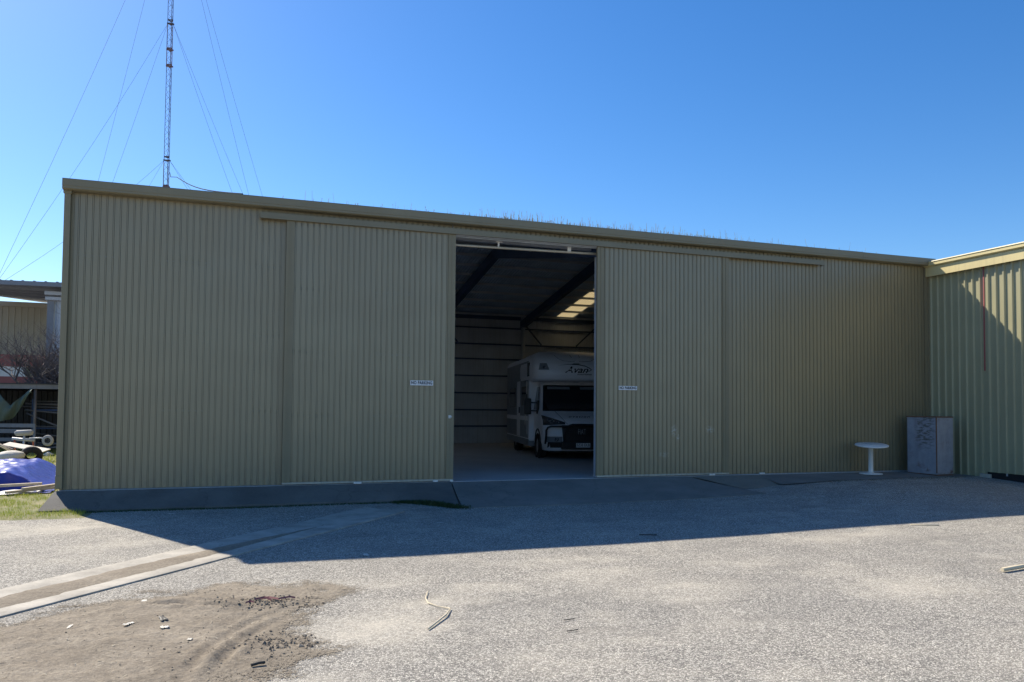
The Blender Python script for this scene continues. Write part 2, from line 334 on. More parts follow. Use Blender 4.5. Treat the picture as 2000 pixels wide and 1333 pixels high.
# grassed earth on the left, an uneven sheet just above the asphalt
def lawn_edge(x): return -1.40 - .12*x + .16*N(x*1.3, 3.1) + .07*N(x*5, 1)
def lawnz(x, y):
    e = (y - lawn_edge(x)) if x < .0 else min(y - lawn_edge(x), .42 - x*.62)
    e2 = min(e, .55-.5*x if y < -.6 else .02-x)
    return gz(x, y) + max(-.02, min(.018, e2*.08)) + (.012*N(x*2, y*2) if e > .3 else 0)
lx = fr(-7, .9, 60); ly = fr(-1.9, 3, 36)+[3.5+.6*i for i in range(26)]
structure(MB().grid(lambda u, v: (u, v, lawnz(u, v)), lx, ly).obj('lawn', 'lawn_soil'))

# concrete slab floor, sloped apron, ramp and patches
structure(MB().box((.02, -.10, -.5), (L-.06, DEP-.012, 0)).obj('floor', 'concrete_floor'))
m = MB()
def apron(u, v):       # u along wall, v 0..1 from wall to foot
    kk = ss(5.7, 6.85, u); y0, y1 = -.10, (-.68 - .03*math.sin(u*.9) - .05*ss(3, 6.9, u))*(1-kk) - 1.55*kk
    return (u - .12*v*(1-ss(0, .6, u)) - .22*v*kk, y0+(y1-y0)*v, -.006 + (-.262+.006)*v*(1-kk) + (-.262)*v**.85*kk + .004*N(u*2, v*3) + .006*N(u*9, v*6)*v*(1-ss(.0, .4, 1-v)))
m.grid(apron, fr(-.02, 6.92, 46), fr(0, 1, 5), smooth=False)
n0 = len(m.v)
m.grid(lambda u, v: (apron(u, 1)[0], apron(u, 1)[1]-.004*v, apron(u, 1)[2]-.15*v), fr(-.02, 6.92, 46), [0, 1], smooth=False)
m.add([apron(-.02, 0), apron(-.02, 1), (-.14, -.69, -.5), (-.02, -.10, -.5)], [(0, 1, 2, 3)])
structure(m.obj('concrete_apron', 'concrete_apron'))
m = MB()
def ramp(u, v):
    xl = 6.94 - .25*v; xr = 12.35+.55*v; x = xl+(xr-xl)*u; y1 = -1.84-.26*u - .04*N(u*7, 2); y = -.11+(y1+.11)*v
    zf = gz(x, y1)+.010
    return (x, y, -.008+(zf+.008)*(v**.8) + .004*N(x, y))
m.grid(ramp, fr(0, 1, 24), fr(0, 1, 8)); m.grid(lambda u, v: (ramp(u, 1)[0], ramp(u, 1)[1]-.003, ramp(u, 1)[2]-.1*v), fr(0, 1, 24), [0, 1])
m.grid(lambda u, v: (ramp(0, u)[0]-.003, ramp(0, u)[1], ramp(0, u)[2]-.3*v), fr(0, 1, 6), [0, 1])
m.grid(lambda u, v: (ramp(1, u)[0]+.003, ramp(1, u)[1], ramp(1, u)[2]-.2*v), fr(0, 1, 6), [0, 1])
structure(m.obj('concrete_ramp', 'concrete_ramp'))
m = MB(); m.grid(lambda u, v: (12.42+.5*v+u*(1.75-.35*v), -.11-1.25*v, -.010+(gz(13+u, -1.36)+.014)*v), fr(0, 1, 8), fr(0, 1, 6))
structure(m.obj('concrete_patch', 'concrete_patch'))
m = MB(); m.grid(lambda u, v: (14.2+u*5.2-.36*v*(1-u), -.11-(1.25+.1*N(u*5, 1))*v, -.012+(gz(14.2+u*5.2, -1.36)+.018)*v), fr(0, 1, 20), fr(0, 1, 6))
structure(m.obj('concrete_strip', 'concrete_ramp'))

# spoon drain running diagonally across the yard
du = Vector((.637, .771)); dn = Vector((.771, -.637))
def drain(u, n): return du*u + dn*n
prof = [(4.76, .006), (4.78, .012), (4.90, .006), (5.08, -.012), (5.2, -.02), (5.32, -.012), (5.50, .006), (5.62, .014), (5.645, .004)]
us = [-14+.45*i for i in range(36)]+[2.05]; us = [u for u in us if u < 2.04]+[2.05]
m = MB()
for a, b in zip(us[:-1], us[1:]): pass
def dp(u, k):
    n, h = prof[k]; q = drain(u + (.18*(5.2-n) if u > 2 else 0), n + .012*N(u*1.2, k*.3)); return (q.x, q.y, gz(q.x, q.y)+h*.6+.012)
m.grid(lambda u, k: dp(u, int(k)), us, range(len(prof)))
m.grid(lambda u, k: (dp(u, 8)[0]+.002*k, dp(u, 8)[1]-.002*k, dp(u, 8)[2]-.05*k), us, [0, 1]); m.grid(lambda u, k: (dp(u, 0)[0], dp(u, 0)[1], dp(u, 0)[2]-.05*k), us, [0, 1])
structure(m.obj('spoon_drain', 'concrete_drain'))
m = MB()
def silt(u, k):
    w = (.24*(1-ss(-3.2, .2, u)) + .02)*(1+.35*N(u*1.7, 5)); n = 5.2 + .02 + w*k; q = drain(u, n)
    return (q.x, q.y, gz(q.x, q.y)+.012-.012+.018*(1-k*k)*(1-ss(-1.2, .4, u))+.006*N(q.x*9, q.y*9) - (.006 if abs(k) > .99 else 0))
m.grid(silt, fr(-14, .2, 150), fr(-1, 1, 8)); o = m.obj('drain_silt', 'dirt'); a = o.data.attributes.new('cover', 'FLOAT', 'POINT'); a.data.foreach_set('value', [1.0]*len(o.data.vertices)); stuff(o, 'brown silt lying in the trough of the concrete drain', 'silt')

# heap of spread soil in the foreground
POLY = [(-1.5, -7.4), (.6, -8.05), (1.16, -7.70), (1.85, -7.26), (2.46, -6.98), (2.92, -6.82), (3.3, -6.86), (4.0, -7.28), (3.72, -7.75), (3.45, -8.15), (3.38, -8.49), (3.5, -8.9), (3.66, -9.2), (3.45, -9.5), (3.1, -9.62), (2.6, -10.2), (1.6, -11.0), (-1.5, -11)]
def sdf(x, y):
    d = 1e9; ins = False; n = len(POLY)
    for i in range(n):
        ax, ay = POLY[i]; bx, by = POLY[(i+1) % n]; ex, ey = bx-ax, by-ay; t_ = max(0, min(1, ((x-ax)*ex+(y-ay)*ey)/(ex*ex+ey*ey))); d = min(d, math.hypot(x-ax-ex*t_, y-ay-ey*t_))
        if (ay > y) != (by > y) and x < (bx-ax)*(y-ay)/(by-ay)+ax: ins = not ins
    return d if ins else -d
def dirt_s(x, y): return sdf(x + .22*N(x*2.6, y*2.6, 1), y + .22*N(x*2.6, y*2.6, 9)) + .10*N(x*5.5, y*5.5, 4)
def dirtz(x, y):
    s_ = dirt_s(x, y); k = ss(-.05, .5, s_)
    h = .005 + k*(.022 + .014*N(x*7, y*7, 2) + .010*abs(N(x*20, y*20, 3)) + .02*max(0, N(x*1.6, y*1.6, 8)))
    for (cx, cy, r) in ((1.2, -10.2, 2.9), (1.2, -10.2, 3.08), (5.6, -9.9, 2.75), (5.6, -9.9, 2.93)):       # curved tyre ruts
        q = abs(math.hypot(x-cx, y-cy)-r)
        if q < .12: h += k*(-.022*math.exp(-(q/.035)**2) + .022*math.exp(-((q-.075)/.025)**2))*(.6+.6*N(x*3, y*3, 6))
    return gz(x, y)+max(.004, h)
dxs = fr(-1.6, 4.6, 190); dys = fr(-11, -6.4, 150)
m = MB().grid(lambda u, v: (u, v, dirtz(u, v)), dxs, dys); cov = [ss(-.55, .55, dirt_s(x, y))*(1-.999*ss(.5, 1, -dirt_s(x, y)*1.8)) for x, y, z in m.v]
keepf = [i for i, f in enumerate(m.f) if max(cov[k] for k in f) > .03]; m.f = [m.f[i] for i in keepf]; m.mi = [0]*len(m.f); m.sm = [True]*len(m.f)
o = m.obj('dirt_patch', 'dirt'); a = o.data.attributes.new('cover', 'FLOAT', 'POINT'); a.data.foreach_set('value', cov)
stuff(o, 'brown soil spread over the asphalt in the left foreground', 'soil')
def clump(m, c, r, squash=.7):
    a, b = random.random()*6, random.random()*6; rm = Matrix.Rotation(a, 3, 'Z') @ Matrix.Rotation(b, 3, 'X'); p = [Vector(q) for q in ((1,0,0),(-1,0,0),(0,1,0),(0,-1,0),(0,0,1),(0,0,-1))]
    vs = []
    for q in p:
        w = rm @ (q*r*random.uniform(.6, 1.25)); vs.append((c[0]+w.x, c[1]+w.y, c[2]+w.z*squash))
    m.add(vs, [(0,2,4),(2,1,4),(1,3,4),(3,0,4),(2,0,5),(1,2,5),(3,1,5),(0,3,5)])
m = MB()
for cx, cy, n, sx, sy, r0 in ((3.22, -7.72, 300, .20, .11, .018), (2.7, -7.15, 40, .3, .06, .011), (3.3, -8.98, 170, .13, .15, .020), (2.8, -8.8, 60, .3, .4, .009), (2.7, -9.3, 40, .2, .3, .011), (1.8, -8.6, 400, 1.0, 1.0, .006)):
    for i in range(n):
        x, y = random.gauss(cx, sx), random.gauss(cy, sy)
        if sdf(x, y) < -.12: continue
        clump(m, (x, y, dirtz(x, y)+.002), r0*random.uniform(.3, 1.1)*(1.3 if random.random() < .1 else .8))
stuff(m.obj('soil_clods', 'soil_clod'), 'dark soil clods scattered on the brown soil patch', 'soil')
m = MB()
for i in range(520):
    x, y = random.uniform(-.2, 4.2), random.uniform(-10.6, -6.9)
    if sdf(x, y) < -.1 and random.random() < .8: continue
    a = random.random()*math.pi; l = random.uniform(.006, .024); w = random.uniform(.0015, .004); z = max(dirtz(x, y), gz(x, y))+.004
    c_, s_ = math.cos(a), math.sin(a); k = random.uniform(-.3, .3)*l
    m.add([(x-c_*l-s_*w, y-s_*l+c_*w, z), (x-c_*l+s_*w, y-s_*l-c_*w, z), (x+s_*w-s_*k, y-c_*w+c_*k, z+.006), (x-s_*w-s_*k, y+c_*w+c_*k, z+.006), (x+c_*l+s_*w, y+s_*l-c_*w, z+.002), (x+c_*l-s_*w, y+s_*l+c_*w, z+.002)], [(0,1,2,3), (3,2,4,5)])
stuff(m.obj('straw_litter', 'straw_litter'), 'pale straw and wood shreds littering the soil patch', 'litter')

# ------------------------------------------------------------------ grass and weeds
def blade(m, x, y, z, h, w, lean=.5):
    a = random.random()*6.283; b = random.random()*6.283; lx_, ly_ = math.cos(b)*h*lean*random.random(), math.sin(b)*h*lean*random.random(); c_, s_ = math.cos(a)*w, math.sin(a)*w
    m.add([(x-c_, y-s_, z), (x+c_, y+s_, z), (x+c_*.6+lx_*.4, y+s_*.6+ly_*.4, z+h*.6), (x-c_*.6+lx_*.4, y-s_*.6+ly_*.4, z+h*.6), (x+lx_, y+ly_, z+h)], [(0,1,2,3), (3,2,4)])
m = MB()
for i in range(52000):
    x = random.uniform(-5, .7); y = random.uniform(-1.75, 3.2)
    z = lawnz(x, y)
    if z < gz(x, y)+.004: continue
    dens = .5+1.1*N(x*1.7, y*1.7, 3)+.5*N(x*6, y*6)
    if random.random() > dens+.12: continue
    blade(m, x, y, z-.003, random.uniform(.012, .05)*(1+.6*dens), random.uniform(.0015, .004))
for i in range(16000):
    x = random.uniform(-7, -.2); y = random.uniform(3.2, 17.5); blade(m, x, y, lawnz(x, y), random.uniform(.03, .12), random.uniform(.004, .010))
stuff(m.obj('lawn_grass', 'lawn_grass'), 'short yellow green grass growing left of the shed', 'grass')
m = MB()
for i in range(2600):
    t_ = random.random(); x = random.gauss(6.2, .30); y = -.84-.95*ss(5.8, 6.75, x) + random.gauss(0, .10)
    if x < 5.6 or x > 6.85: continue
    z = max(gz(x, y), -.3); k = math.exp(-((x-6.3)/.35)**2); blade(m, x, y, z, random.uniform(.02, .05)+.06*k*random.random(), random.uniform(.004, .011), 1.3)
for i in range(2600):
    x = random.uniform(.2, 6.2); y = -.73-.05*ss(3, 6.9, x)-.9*ss(5.7, 6.85, x)-abs(random.gauss(0, .06+.05*N(x*1.5, 0)**2)); blade(m, x, y, gz(x, y), random.uniform(.008, .035), random.uniform(.003, .008), 1.2)
for i in range(500):
    x = random.uniform(15, 19); y = random.gauss(-1.4, .1); blade(m, x, y, gz(x, y), random.uniform(.005, .02), random.uniform(.003, .006), 1.2)
stuff(m.obj('ground_weeds', 'dark_weed'), 'dark green weeds along the foot of the concrete apron', 'weeds')

# ------------------------------------------------------------------ profiled steel sheets
def rib_profile(pitch, n, rw_base, rw_top, h, mid=0.0):
    pr = []; g_ = (pitch-rw_base)/2
    for k in range(n):
        a = k*pitch
        pr += [(a, 0)] if k == 0 else []
        if mid: pr += [(a+g_-.012, 0)]
        pr += [(a+g_, 0), (a+g_+(rw_base-rw_top)/2, h), (a+g_+(rw_base+rw_top)/2, h), (a+g_+rw_base, 0)]
        pr += [(a+pitch, 0)]
    return pr
FP = [(0, 0)]; FW = .763
for k_ in range(7): FP += [(k_*.109+a_, d_) for a_, d_ in ((.038, 0), (.0385, -.012), (.0465, -.012), (.047, .007), (.062, .007), (.0625, -.012), (.0705, -.012), (.071, 0), (.109, 0))]
BP = rib_profile(.2, 4, .072, .034, .036); BW = .8
RP = rib_profile(.109, 7, .05, .02, .022)
def sheet_mesh(name, prof, z0, z1, mat, overlap=.006):
    m = MB(); pr = prof[:-1]+[(prof[-1][0]+overlap, -.0015)]; k = len(pr)     # outward = -y
    m.add([(x, -d, z) for z in (z0, z1) for x, d in pr], [(i, i+1, k+i+1, k+i) for i in range(k-1)]); return m.mesh(name, mat)

shed = thing('shed', 'long olive steel shed with two sliding doors parted in the middle', 'shed')
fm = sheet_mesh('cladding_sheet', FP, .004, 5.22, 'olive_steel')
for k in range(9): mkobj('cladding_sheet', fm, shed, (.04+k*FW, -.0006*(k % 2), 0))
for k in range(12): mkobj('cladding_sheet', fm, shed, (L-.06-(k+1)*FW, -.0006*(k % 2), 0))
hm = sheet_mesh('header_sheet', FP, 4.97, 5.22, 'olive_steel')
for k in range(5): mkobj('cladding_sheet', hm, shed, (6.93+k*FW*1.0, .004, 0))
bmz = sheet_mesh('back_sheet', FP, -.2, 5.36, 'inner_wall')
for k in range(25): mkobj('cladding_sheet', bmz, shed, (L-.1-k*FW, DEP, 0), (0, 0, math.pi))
def gable(x, sgn, name):
    m = MB(); pts = []
    y = 0
    while y < DEP-.01:
        for dy, d in ((0, 0), (.14, 0), (.153, .03), (.183, .03), (.196, 0)):
            yy = min(y+dy, DEP); pts.append((yy, d))
        y += .2
    pts.append((DEP, 0)); k = len(pts)
    def top(y_): return 5.30+.178*min(y_, DEP-y_)
    m.add([(x+sgn*d, y_, 0.004) for y_, d in pts]+[(x+sgn*d, y_, top(y_)) for y_, d in pts], [(i, i+1, k+i+1, k+i) for i in range(k-1)])
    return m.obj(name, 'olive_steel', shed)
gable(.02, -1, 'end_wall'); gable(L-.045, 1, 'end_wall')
# roof sheets on both slopes
sl = math.hypot(DEP/2+.06, .178*(DEP/2+.06)); ang = math.atan(.178)
rm = sheet_mesh('roof_sheet', RP, 0, sl, 'roof_zinc'); skm = sheet_mesh('skylight_and_fill_sheet', RP, 0, sl, 'skylight_fibre'); skw = sheet_mesh('skylight_and_fill_sheet', RP, 0, sl, 'fill_skylight_white')
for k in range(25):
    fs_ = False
    mkobj('skylight_and_fill_sheet' if fs_ else 'roof_sheet', skm if fs_ else rm, shed, (.2+k*FW, -.06, 5.335), (-(math.pi/2-ang), 0, 0))
    sk_ = k in (3, 7, 20)  # last index is the visible skylight; the others are added, unseen fill sheets
    mkobj('skylight_and_fill_sheet' if sk_ else 'roof_sheet', (skm if k == 20 else skw) if sk_ else rm, shed, (.2+(k+1)*FW, DEP+.06, 5.335), (-(math.pi/2-ang), 0, math.pi))
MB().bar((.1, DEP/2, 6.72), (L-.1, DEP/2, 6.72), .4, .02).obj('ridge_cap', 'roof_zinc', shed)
MB().box((-.03, -.05, 5.20), (.195, DEP+.05, 5.40)).obj('barge_board', 'olive_trim', shed) if False else None
for x0, x1 in ((-.02, .2), (.2+25*FW, L+.02)):
    m = MB()
    for y0, y1 in ((-.05, DEP/2), (DEP+.05, DEP/2)):
        z0, z1 = 5.33, 5.33+.178*DEP/2; m.add([(x, y, z+dz) for y, z in ((y0, z0), (y1, z1)) for x in (x0, x1) for dz in (0, .03)], [(0,1,3,2), (4,6,7,5), (0,4,5,1), (2,3,7,6), (1,5,7,3), (0,2,6,4)])
    m.obj('barge_flashing', 'olive_trim', shed)
# gutter along the front: pressed profile in lengths
gp = [(-.02, 5.345), (-.02, 5.172), (-.185, 5.169), (-.215, 5.187), (-.215, 5.225), (-.222, 5.23), (-.222, 5.345), (-.210, 5.358), (-.200, 5.350), (-.200, 5.21), (-.03, 5.20)]
def gutter(x0, x1, name='gutter', dz=0):
    m = MB(); k = len(gp); m.add([(x, y, z+dz) for x in (x0, x1) for y, z in gp], [(i, i+1, k+i+1, k+i) for i in range(k-1)])
    for x in (x0, x1): m.add([(x, y, z+dz) for y, z in gp[:8]], [tuple(range(8))])
    return fixn(m.obj(name, 'olive_trim', shed))
for a, b in zip([-.03, 5.9, 11.7, 17.2], [5.9, 11.7, 17.2, L+.03]): gutter(a+.001, b-.001, dz=random.uniform(-.004, .004))
m = MB(); m.box((11.66, -.228, 5.18), (11.72, -.215, 5.31)); m.obj('gutter_joiner', 'olive_trim', shed)
m = MB()                                                    # soil in the gutter
m.grid(lambda u, v: (u, v, 5.325+.012*N(u*3, v*20)), fr(.1, L-.1, 60), [-.149, -.09, -.03]); o = m.obj('gutter_soil', 'lawn_soil', shed); stuff(o)
# downpipe, corner flashing
m = MB().bbox((-.015, -.105, .10), (.085, -.015, 5.18), .012); m.bbox((-.02, -.112, .03), (.09, -.012, .26), .012); m.bbox((-.03, -.12, 5.12), (.10, -.01, 5.2), .01)
m.obj('downpipe', 'olive_trim', shed)
m = MB().box((L-.16, -.032, .01), (L-.02, -.014, 5.17)); m.box((L-.055, -.06, .01), (L+.0, -.032, 5.17)); m.obj('corner_flashing', 'olive_trim', shed)
m = MB().box((.085, -.016, .01), (.13, -.010, 5.17)); m.obj('corner_flashing', 'olive_trim', shed)
# sliding door track with its cover
m = MB(); cp = [(-.03, 5.088), (-.16, 5.076), (-.168, 4.965), (-.145, 4.962)]
for x0, x1 in ((3.2, 9.2), (9.2, 16.07)): k = 4; m.add([(x, y, z) for x in (x0+.001, x1-.001) for y, z in cp], [(i, i+1, k+i+1, k+i) for i in range(3)])
for x in (3.2, 16.07): m.add([(x, y, z) for y, z in cp]+[(x, -.03, 4.962)], [(0, 1, 2, 3, 4)])
m.box((16.0, -.162, 4.93), (16.02, -.12, 4.965)); m.obj('track_cover', 'olive_trim', shed)
m = MB().box((6.9, -.085, 4.955), (10.2, -.045, 4.99)); m.box((6.9, -.02, 4.94), (10.2, .0, 4.965)); m.obj('door_track', 'galvanised', shed)
m = MB().tube([(x, .15, 4.81+.05*(x-7.0)/3.2) for x in fr(3.5, 13.6, 20)], .028, 10); 
for x in (7.5, 8.1, 8.65, 9.2): m.tube([(x, .15, 4.81+.05*(x-7)/3.2), (x+.03, .15, 4.811+.05*(x-7)/3.2)], .032, 10)
m.obj('conduit_pipe', 'track_steel', shed)
m = MB().box((9.50, .10, 4.86), (9.58, .13, 4.98)); m.box((9.45, .10, 4.965), (9.65, .16, 4.985)); m.obj('track_bracket', 'white_paint', shed)
m = MB().box((7.93, .12, 4.84), (7.96, .16, 4.93)); m.box((7.88, .10, 4.93), (8.02, .18, 4.95)); m.obj('track_bracket', 'white_paint', shed)
m = MB().bar((6.95, .45, 5.05), (10.2, .45, 5.05), .09, .14); m.obj('header_beam', 'galvanised', shed)

def sliding_door(x0, x1, lock):
    d = MB(); y = -.085
    for z in (.06, 1.3, 2.5, 3.7, 4.92): d.box((x0+.03, y, z-.03), (x1-.03, y+.03, z+.03))
    for x in (x0+.03, x1-.03): d.box((x-.03, y-.001, .03), (x+.03, y+.031, 4.96))
    d = d.obj('sliding_door', 'galvanised', shed)
    ew = (x1-x0-4*FW)/2
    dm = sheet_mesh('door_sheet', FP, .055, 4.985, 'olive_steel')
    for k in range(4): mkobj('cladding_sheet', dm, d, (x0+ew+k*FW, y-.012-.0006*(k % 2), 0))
    for a, b in ((x0, x0+ew+.03), (x1-ew-.03, x1)):
        e = MB(); q = y-.026; e.box((a, q, .05), (b, q+.008, 4.985))
        if a == x0: e.box((a-.002, q+.002, .05), (a+.004, y+.03, 4.985))
        else: e.box((b-.004, q+.002, .05), (b+.002, y+.03, 4.985))
        e.box(((a+b)/2-.01, q-.009, .05), ((a+b)/2+.01, q, 4.985)); e.obj('edge_flashing', 'olive_trim', d)
    MB().box((x0+.005, y-.03, .018), (x1-.005, y-.004, .052)).obj('bottom_rail', 'worn_edge', d)
    if lock:
        h = MB(); h.lathe([(0, -.0), (.03, 0), (.03, -.012), (.012, -.015), (.012, -.05), (0, -.052)], 14, axis='y', c=(x1-.075, y-.026, 1.29)); h.box((x1-.11, y-.04, 1.26), (x1-.07, y-.026, 1.32)); h.obj('lock', 'white_paint', d)
    return d
dl = sliding_door(3.68, 6.96, True); tag(dl, 'left sliding door carrying a lock at its edge'); dr = sliding_door(10.11, 13.42, False)
for x, dx in ((5.0, .15), (6.55, .1), (6.9, .06), (12.9, .14), (14.25, .13)):
    MB().bbox((x, -.125, -.0), (x+dx, -.075, .034), .006).obj('door_guide', 'white_paint', shed)

# interior frame
FR = [.22, 2.8, 6.5, 10.3, 13.9, 17.4, L-.22]
for x in FR:
    for y in (.2, DEP-.2):
        if y < 1 and 6.9 < x < 10.2: continue
        m = MB()
        if y > 1: m.tube([(x, y-.02, .002), (x, y-.02, 5.2)], .085, 12); m.box((x-.13, y-.15, .001), (x+.13, y+.11, .02)); m.lathe([(0, 5.32), (.07, 5.3), (.1, 5.25), (.085, 5.18)], 12, c=(x, y-.02, 0))
        else: m.box((x-.07, y-.07, .0), (x+.07, y+.1, 5.2))
        m.obj('column', 'galvanised', shed)
    for y0, y1 in ((.1, DEP/2), (DEP-.1, DEP/2)):
        m = MB(); z0, z1 = 5.08, 5.08+.178*(DEP/2-.1); d0, d1 = .30, .30
        vs = [(x+sx*.09, y, z+dz) for y, z, dd in ((y0, z0, d0), (y1, z1, d1)) for sx in (-1, 1) for dz in (0, -dd)]
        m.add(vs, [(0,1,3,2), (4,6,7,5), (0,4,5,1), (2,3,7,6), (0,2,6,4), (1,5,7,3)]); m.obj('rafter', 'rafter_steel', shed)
for side in (0, 1):
    for k in range(9):
        d = .22+.9*k; y = d if side == 0 else DEP-d; z = 5.295+.178*d
        m = MB().box((.1, y-.012, z-.075), (L-.1, y+.012, z)); m.box((.1, y-.03 if side else y, z-.08), (L-.1, y+(.0 if side else .05), z-.07)); m.box((.1, y-.06, z-.006), (L-.1, y+.06, z)); m.obj('purlin', 'galvanised', shed)
for z in (.73, 1.40, 2.09, 2.80, 3.49, 4.11, 4.79):
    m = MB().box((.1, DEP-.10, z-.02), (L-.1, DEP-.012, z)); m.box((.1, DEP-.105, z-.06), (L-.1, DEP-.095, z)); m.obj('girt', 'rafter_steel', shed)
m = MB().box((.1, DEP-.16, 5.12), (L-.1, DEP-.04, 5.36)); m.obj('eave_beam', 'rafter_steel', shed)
for z in (1.4, 2.8, 4.1):
    for a, b in ((.15, 6.9), (10.2, L-.15)): MB().box((a, .012, z-.04), (b, .08, z)).obj('girt', 'galvanised', shed)
for a, b in (((13.95, 4.98), (14.75, 4.12)), ((17.3, 5.0), (16.35, 4.12)), ((10.35, 4.98), (11.1, 4.12))):
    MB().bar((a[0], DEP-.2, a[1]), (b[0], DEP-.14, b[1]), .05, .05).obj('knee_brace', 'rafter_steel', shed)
# wide skylight-lit trim is left bare; weeds along the gutter
m = MB()
for i in range(820):
    r = random.random(); x = random.triangular(3.0, 18.0, 11.5) if r < .45 else (random.gauss(10.2, 1.3) if r < .7 else (random.gauss(12.6, .6) if r < .85 else random.gauss(8.2, .4)))
    if not .5 < x < 18.6: continue
    y = random.uniform(-.14, -.05); h = random.uniform(.04, .12) if random.random() < .84 else random.uniform(.12, .26)
    w = random.uniform(.0025, .005); lx_ = random.uniform(-.4, .4)*h*.5; ly_ = random.uniform(-.2, .2)*h
    m.add([(x-w, y, 5.31), (x+w, y, 5.31), (x+w*.5+lx_, y+ly_, 5.335+h), (x-w*.5+lx_, y+ly_, 5.335+h)], [(0,1,2,3)])
    if random.random() < .35:
        for q in range(3): zz = 5.335+h*random.uniform(.6, 1); f_ = (zz-5.335)/h; m.add([(x+lx_*f_-.006, y+ly_*f_, zz), (x+lx_*f_+.006, y+ly_*f_+.004, zz+.004), (x+lx_*f_+random.uniform(-.012, .012), y+ly_*f_, zz+.02)], [(0,1,2)])
stuff(m.obj('gutter_weeds', 'dry_weed'), 'thin dry weeds sprouting from the gutter of the olive shed', 'weeds')

# signs
def sign(x, z, w, h, label):
    s = thing('no_parking_sign', label, 'sign', (x, -.130, z), 0, 'signs on the sliding doors')
    m = MB().box((-w/2, 0, -h/2), (w/2, .008, h/2)); m.obj('panel', 'sign_white', s)
    vs, fs = text_mesh('NO PARKING', h*.92, 0, .0036, space=1.06)
    x0 = min(v[0] for v in vs); x1 = max(v[0] for v in vs); k = w*.93/(x1-x0)
    MB().add([((v[0]-(x0+x1)/2)*k, -.0015, v[1]*1.0) for v in vs], fs).obj('lettering', 'lead_black', s)
    return s
sign(6.295, 1.955, .455, .095, 'white NO PARKING sign on the left sliding door')
sign(10.84, 1.93, .44, .085, 'white NO PARKING sign on the right sliding door')

# ------------------------------------------------------------------ neighbouring shed at right angles
ns = thing('neighbouring_shed', 'pale green ribbed steel shed standing at right angles on the right', 'shed', (L+.02, 0, 0))
NX = 0.0
bm1 = sheet_mesh('wall_sheet', BP, -.05, 4.95, 'green_steel'); bm2 = sheet_mesh('door_sheet', BP, .08, 4.95, 'green_steel')
def onwall(me, name, y, off=0): return mkobj(name, me, ns, (off, y, 0), (0, 0, -math.pi/2))
onwall(bm1, 'cladding_sheet', 0.03, 0); onwall(bm1, 'cladding_sheet', -.77, -.002)
for k in range(8): onwall(bm2, 'cladding_sheet', -1.60-k*BW, -.03-.001*(k % 2))
MB().box((-.042, -1.60, 2.45), (-.012, -1.568, 4.93)).obj('red_post', 'red_paint', ns)
MB().box((-.02, -8, -.1), (.02, -1.6, .118)).obj('bottom_gap', 'lead_black', ns)
for y in (-2.1, -2.75, -3.4): MB().box((-.045, y-.012, .02), (-.02, y+.012, .12)).obj('door_roller', 'galvanised', ns)
MB().bbox((-.09, -1.72, -.06), (-.03, -1.45, .03), .008).obj('guide_block', 'worn_edge', ns)
MB().box((-.165, -8, 4.90), (-.14, -.06, 5.14)).obj('fascia', 'cream_trim', ns)
m = MB(); q = [(-.095, 5.27), (-.095, 5.15), (-.19, 5.145), (-.225, 5.17), (-.225, 5.235), (-.24, 5.25), (-.235, 5.268), (-.215, 5.262), (-.215, 5.19), (-.10, 5.18)]
m.add([(x, y, z) for y in (-8, -.05) for x, z in q], [(i, i+1, len(q)+i+1, len(q)+i) for i in range(len(q)-1)]); m.add([(x, -.05, z) for x, z in q[:7]], [tuple(range(7))])
fixn(m.obj('gutter', 'cream_trim', ns))
m = MB().add([(-.2, -8.05, 5.285), (-.2, 9, 5.285), (6, 9, 6.2), (6, -8.05, 6.2), (12, -8.05, 5.285), (12, 9, 5.285), (-.2, -8.05, 5.25), (-.2, 9, 5.25), (6, 9, 6.16), (6, -8.05, 6.16), (12, -8.05, 5.25), (12, 9, 5.25)], [(0,1,2,3), (3,2,5,4), (6,9,8,7), (9,10,11,8), (0,6,7,1), (0,3,9,6), (3,4,10,9)]); m.obj('roof', 'roof_zinc', ns)
m = MB().box((.05, -7.95, -.3), (11.9, -7.85, 5.2)); m.box((11.8, -7.9, -.3), (11.9, 8.9, 5.2)); m.box((.3, 8.8, -.3), (11.9, 8.9, 5.2)); m.box((.03, .1, -.3), (.06, 8.9, 5.2)); m.obj('wall', 'green_steel', ns)

# ------------------------------------------------------------------ cabinet and table in the corner
cb = thing('metal_cabinet', 'rusty grey steel cabinet standing in the corner of the two sheds', 'cabinet', (18.42, -1.16, -.035), R_(4))
W_, D_, H_ = .56, .80, 1.40
MB().bbox((0, 0, .03), (W_, D_, H_-.03), .008).obj('body', 'cabinet_paint', cb)
MB().bbox((-.012, -.012, H_-.03), (W_+.012, D_+.012, H_), .006).obj('top', 'rust', cb)
MB().bbox((.015, -.014, .06), (W_*.53, .004, H_-.05), .004).obj('door', 'cabinet_paint', cb); MB().bbox((W_*.54, -.010, .06), (W_-.015, .004, H_-.05), .004).obj('door', 'cabinet_paint', cb)
MB().box((.01, .01, 0), (W_-.01, D_-.01, .032)).obj('plinth', 'rust', cb)
MB().box((-.004, -.006, .06), (.016, .016, H_-.03)).obj('corner_edge', 'rust', cb)
tb = thing('round_table', 'round white pedestal table standing beside the metal cabinet', 'table', (17.08, -.52, -.018), .3)
MB().lathe([(0, .672), (.34, .672), (.368, .68), (.372, .70), (.36, .712), (0, .712)], 40).obj('table_top', 'white_paint', tb, (0, 0, -.004), (R_(4.5), R_(-4.5), 0))
MB().lathe([(.055, .03), (.055, .66), (.12, .672)], 20).obj('pedestal', 'white_paint', tb)
MB().lathe([(0, 0), (.255, 0), (.262, .012), (.25, .022), (.08, .035), (.055, .05)], 36).obj('base', 'white_paint', tb)

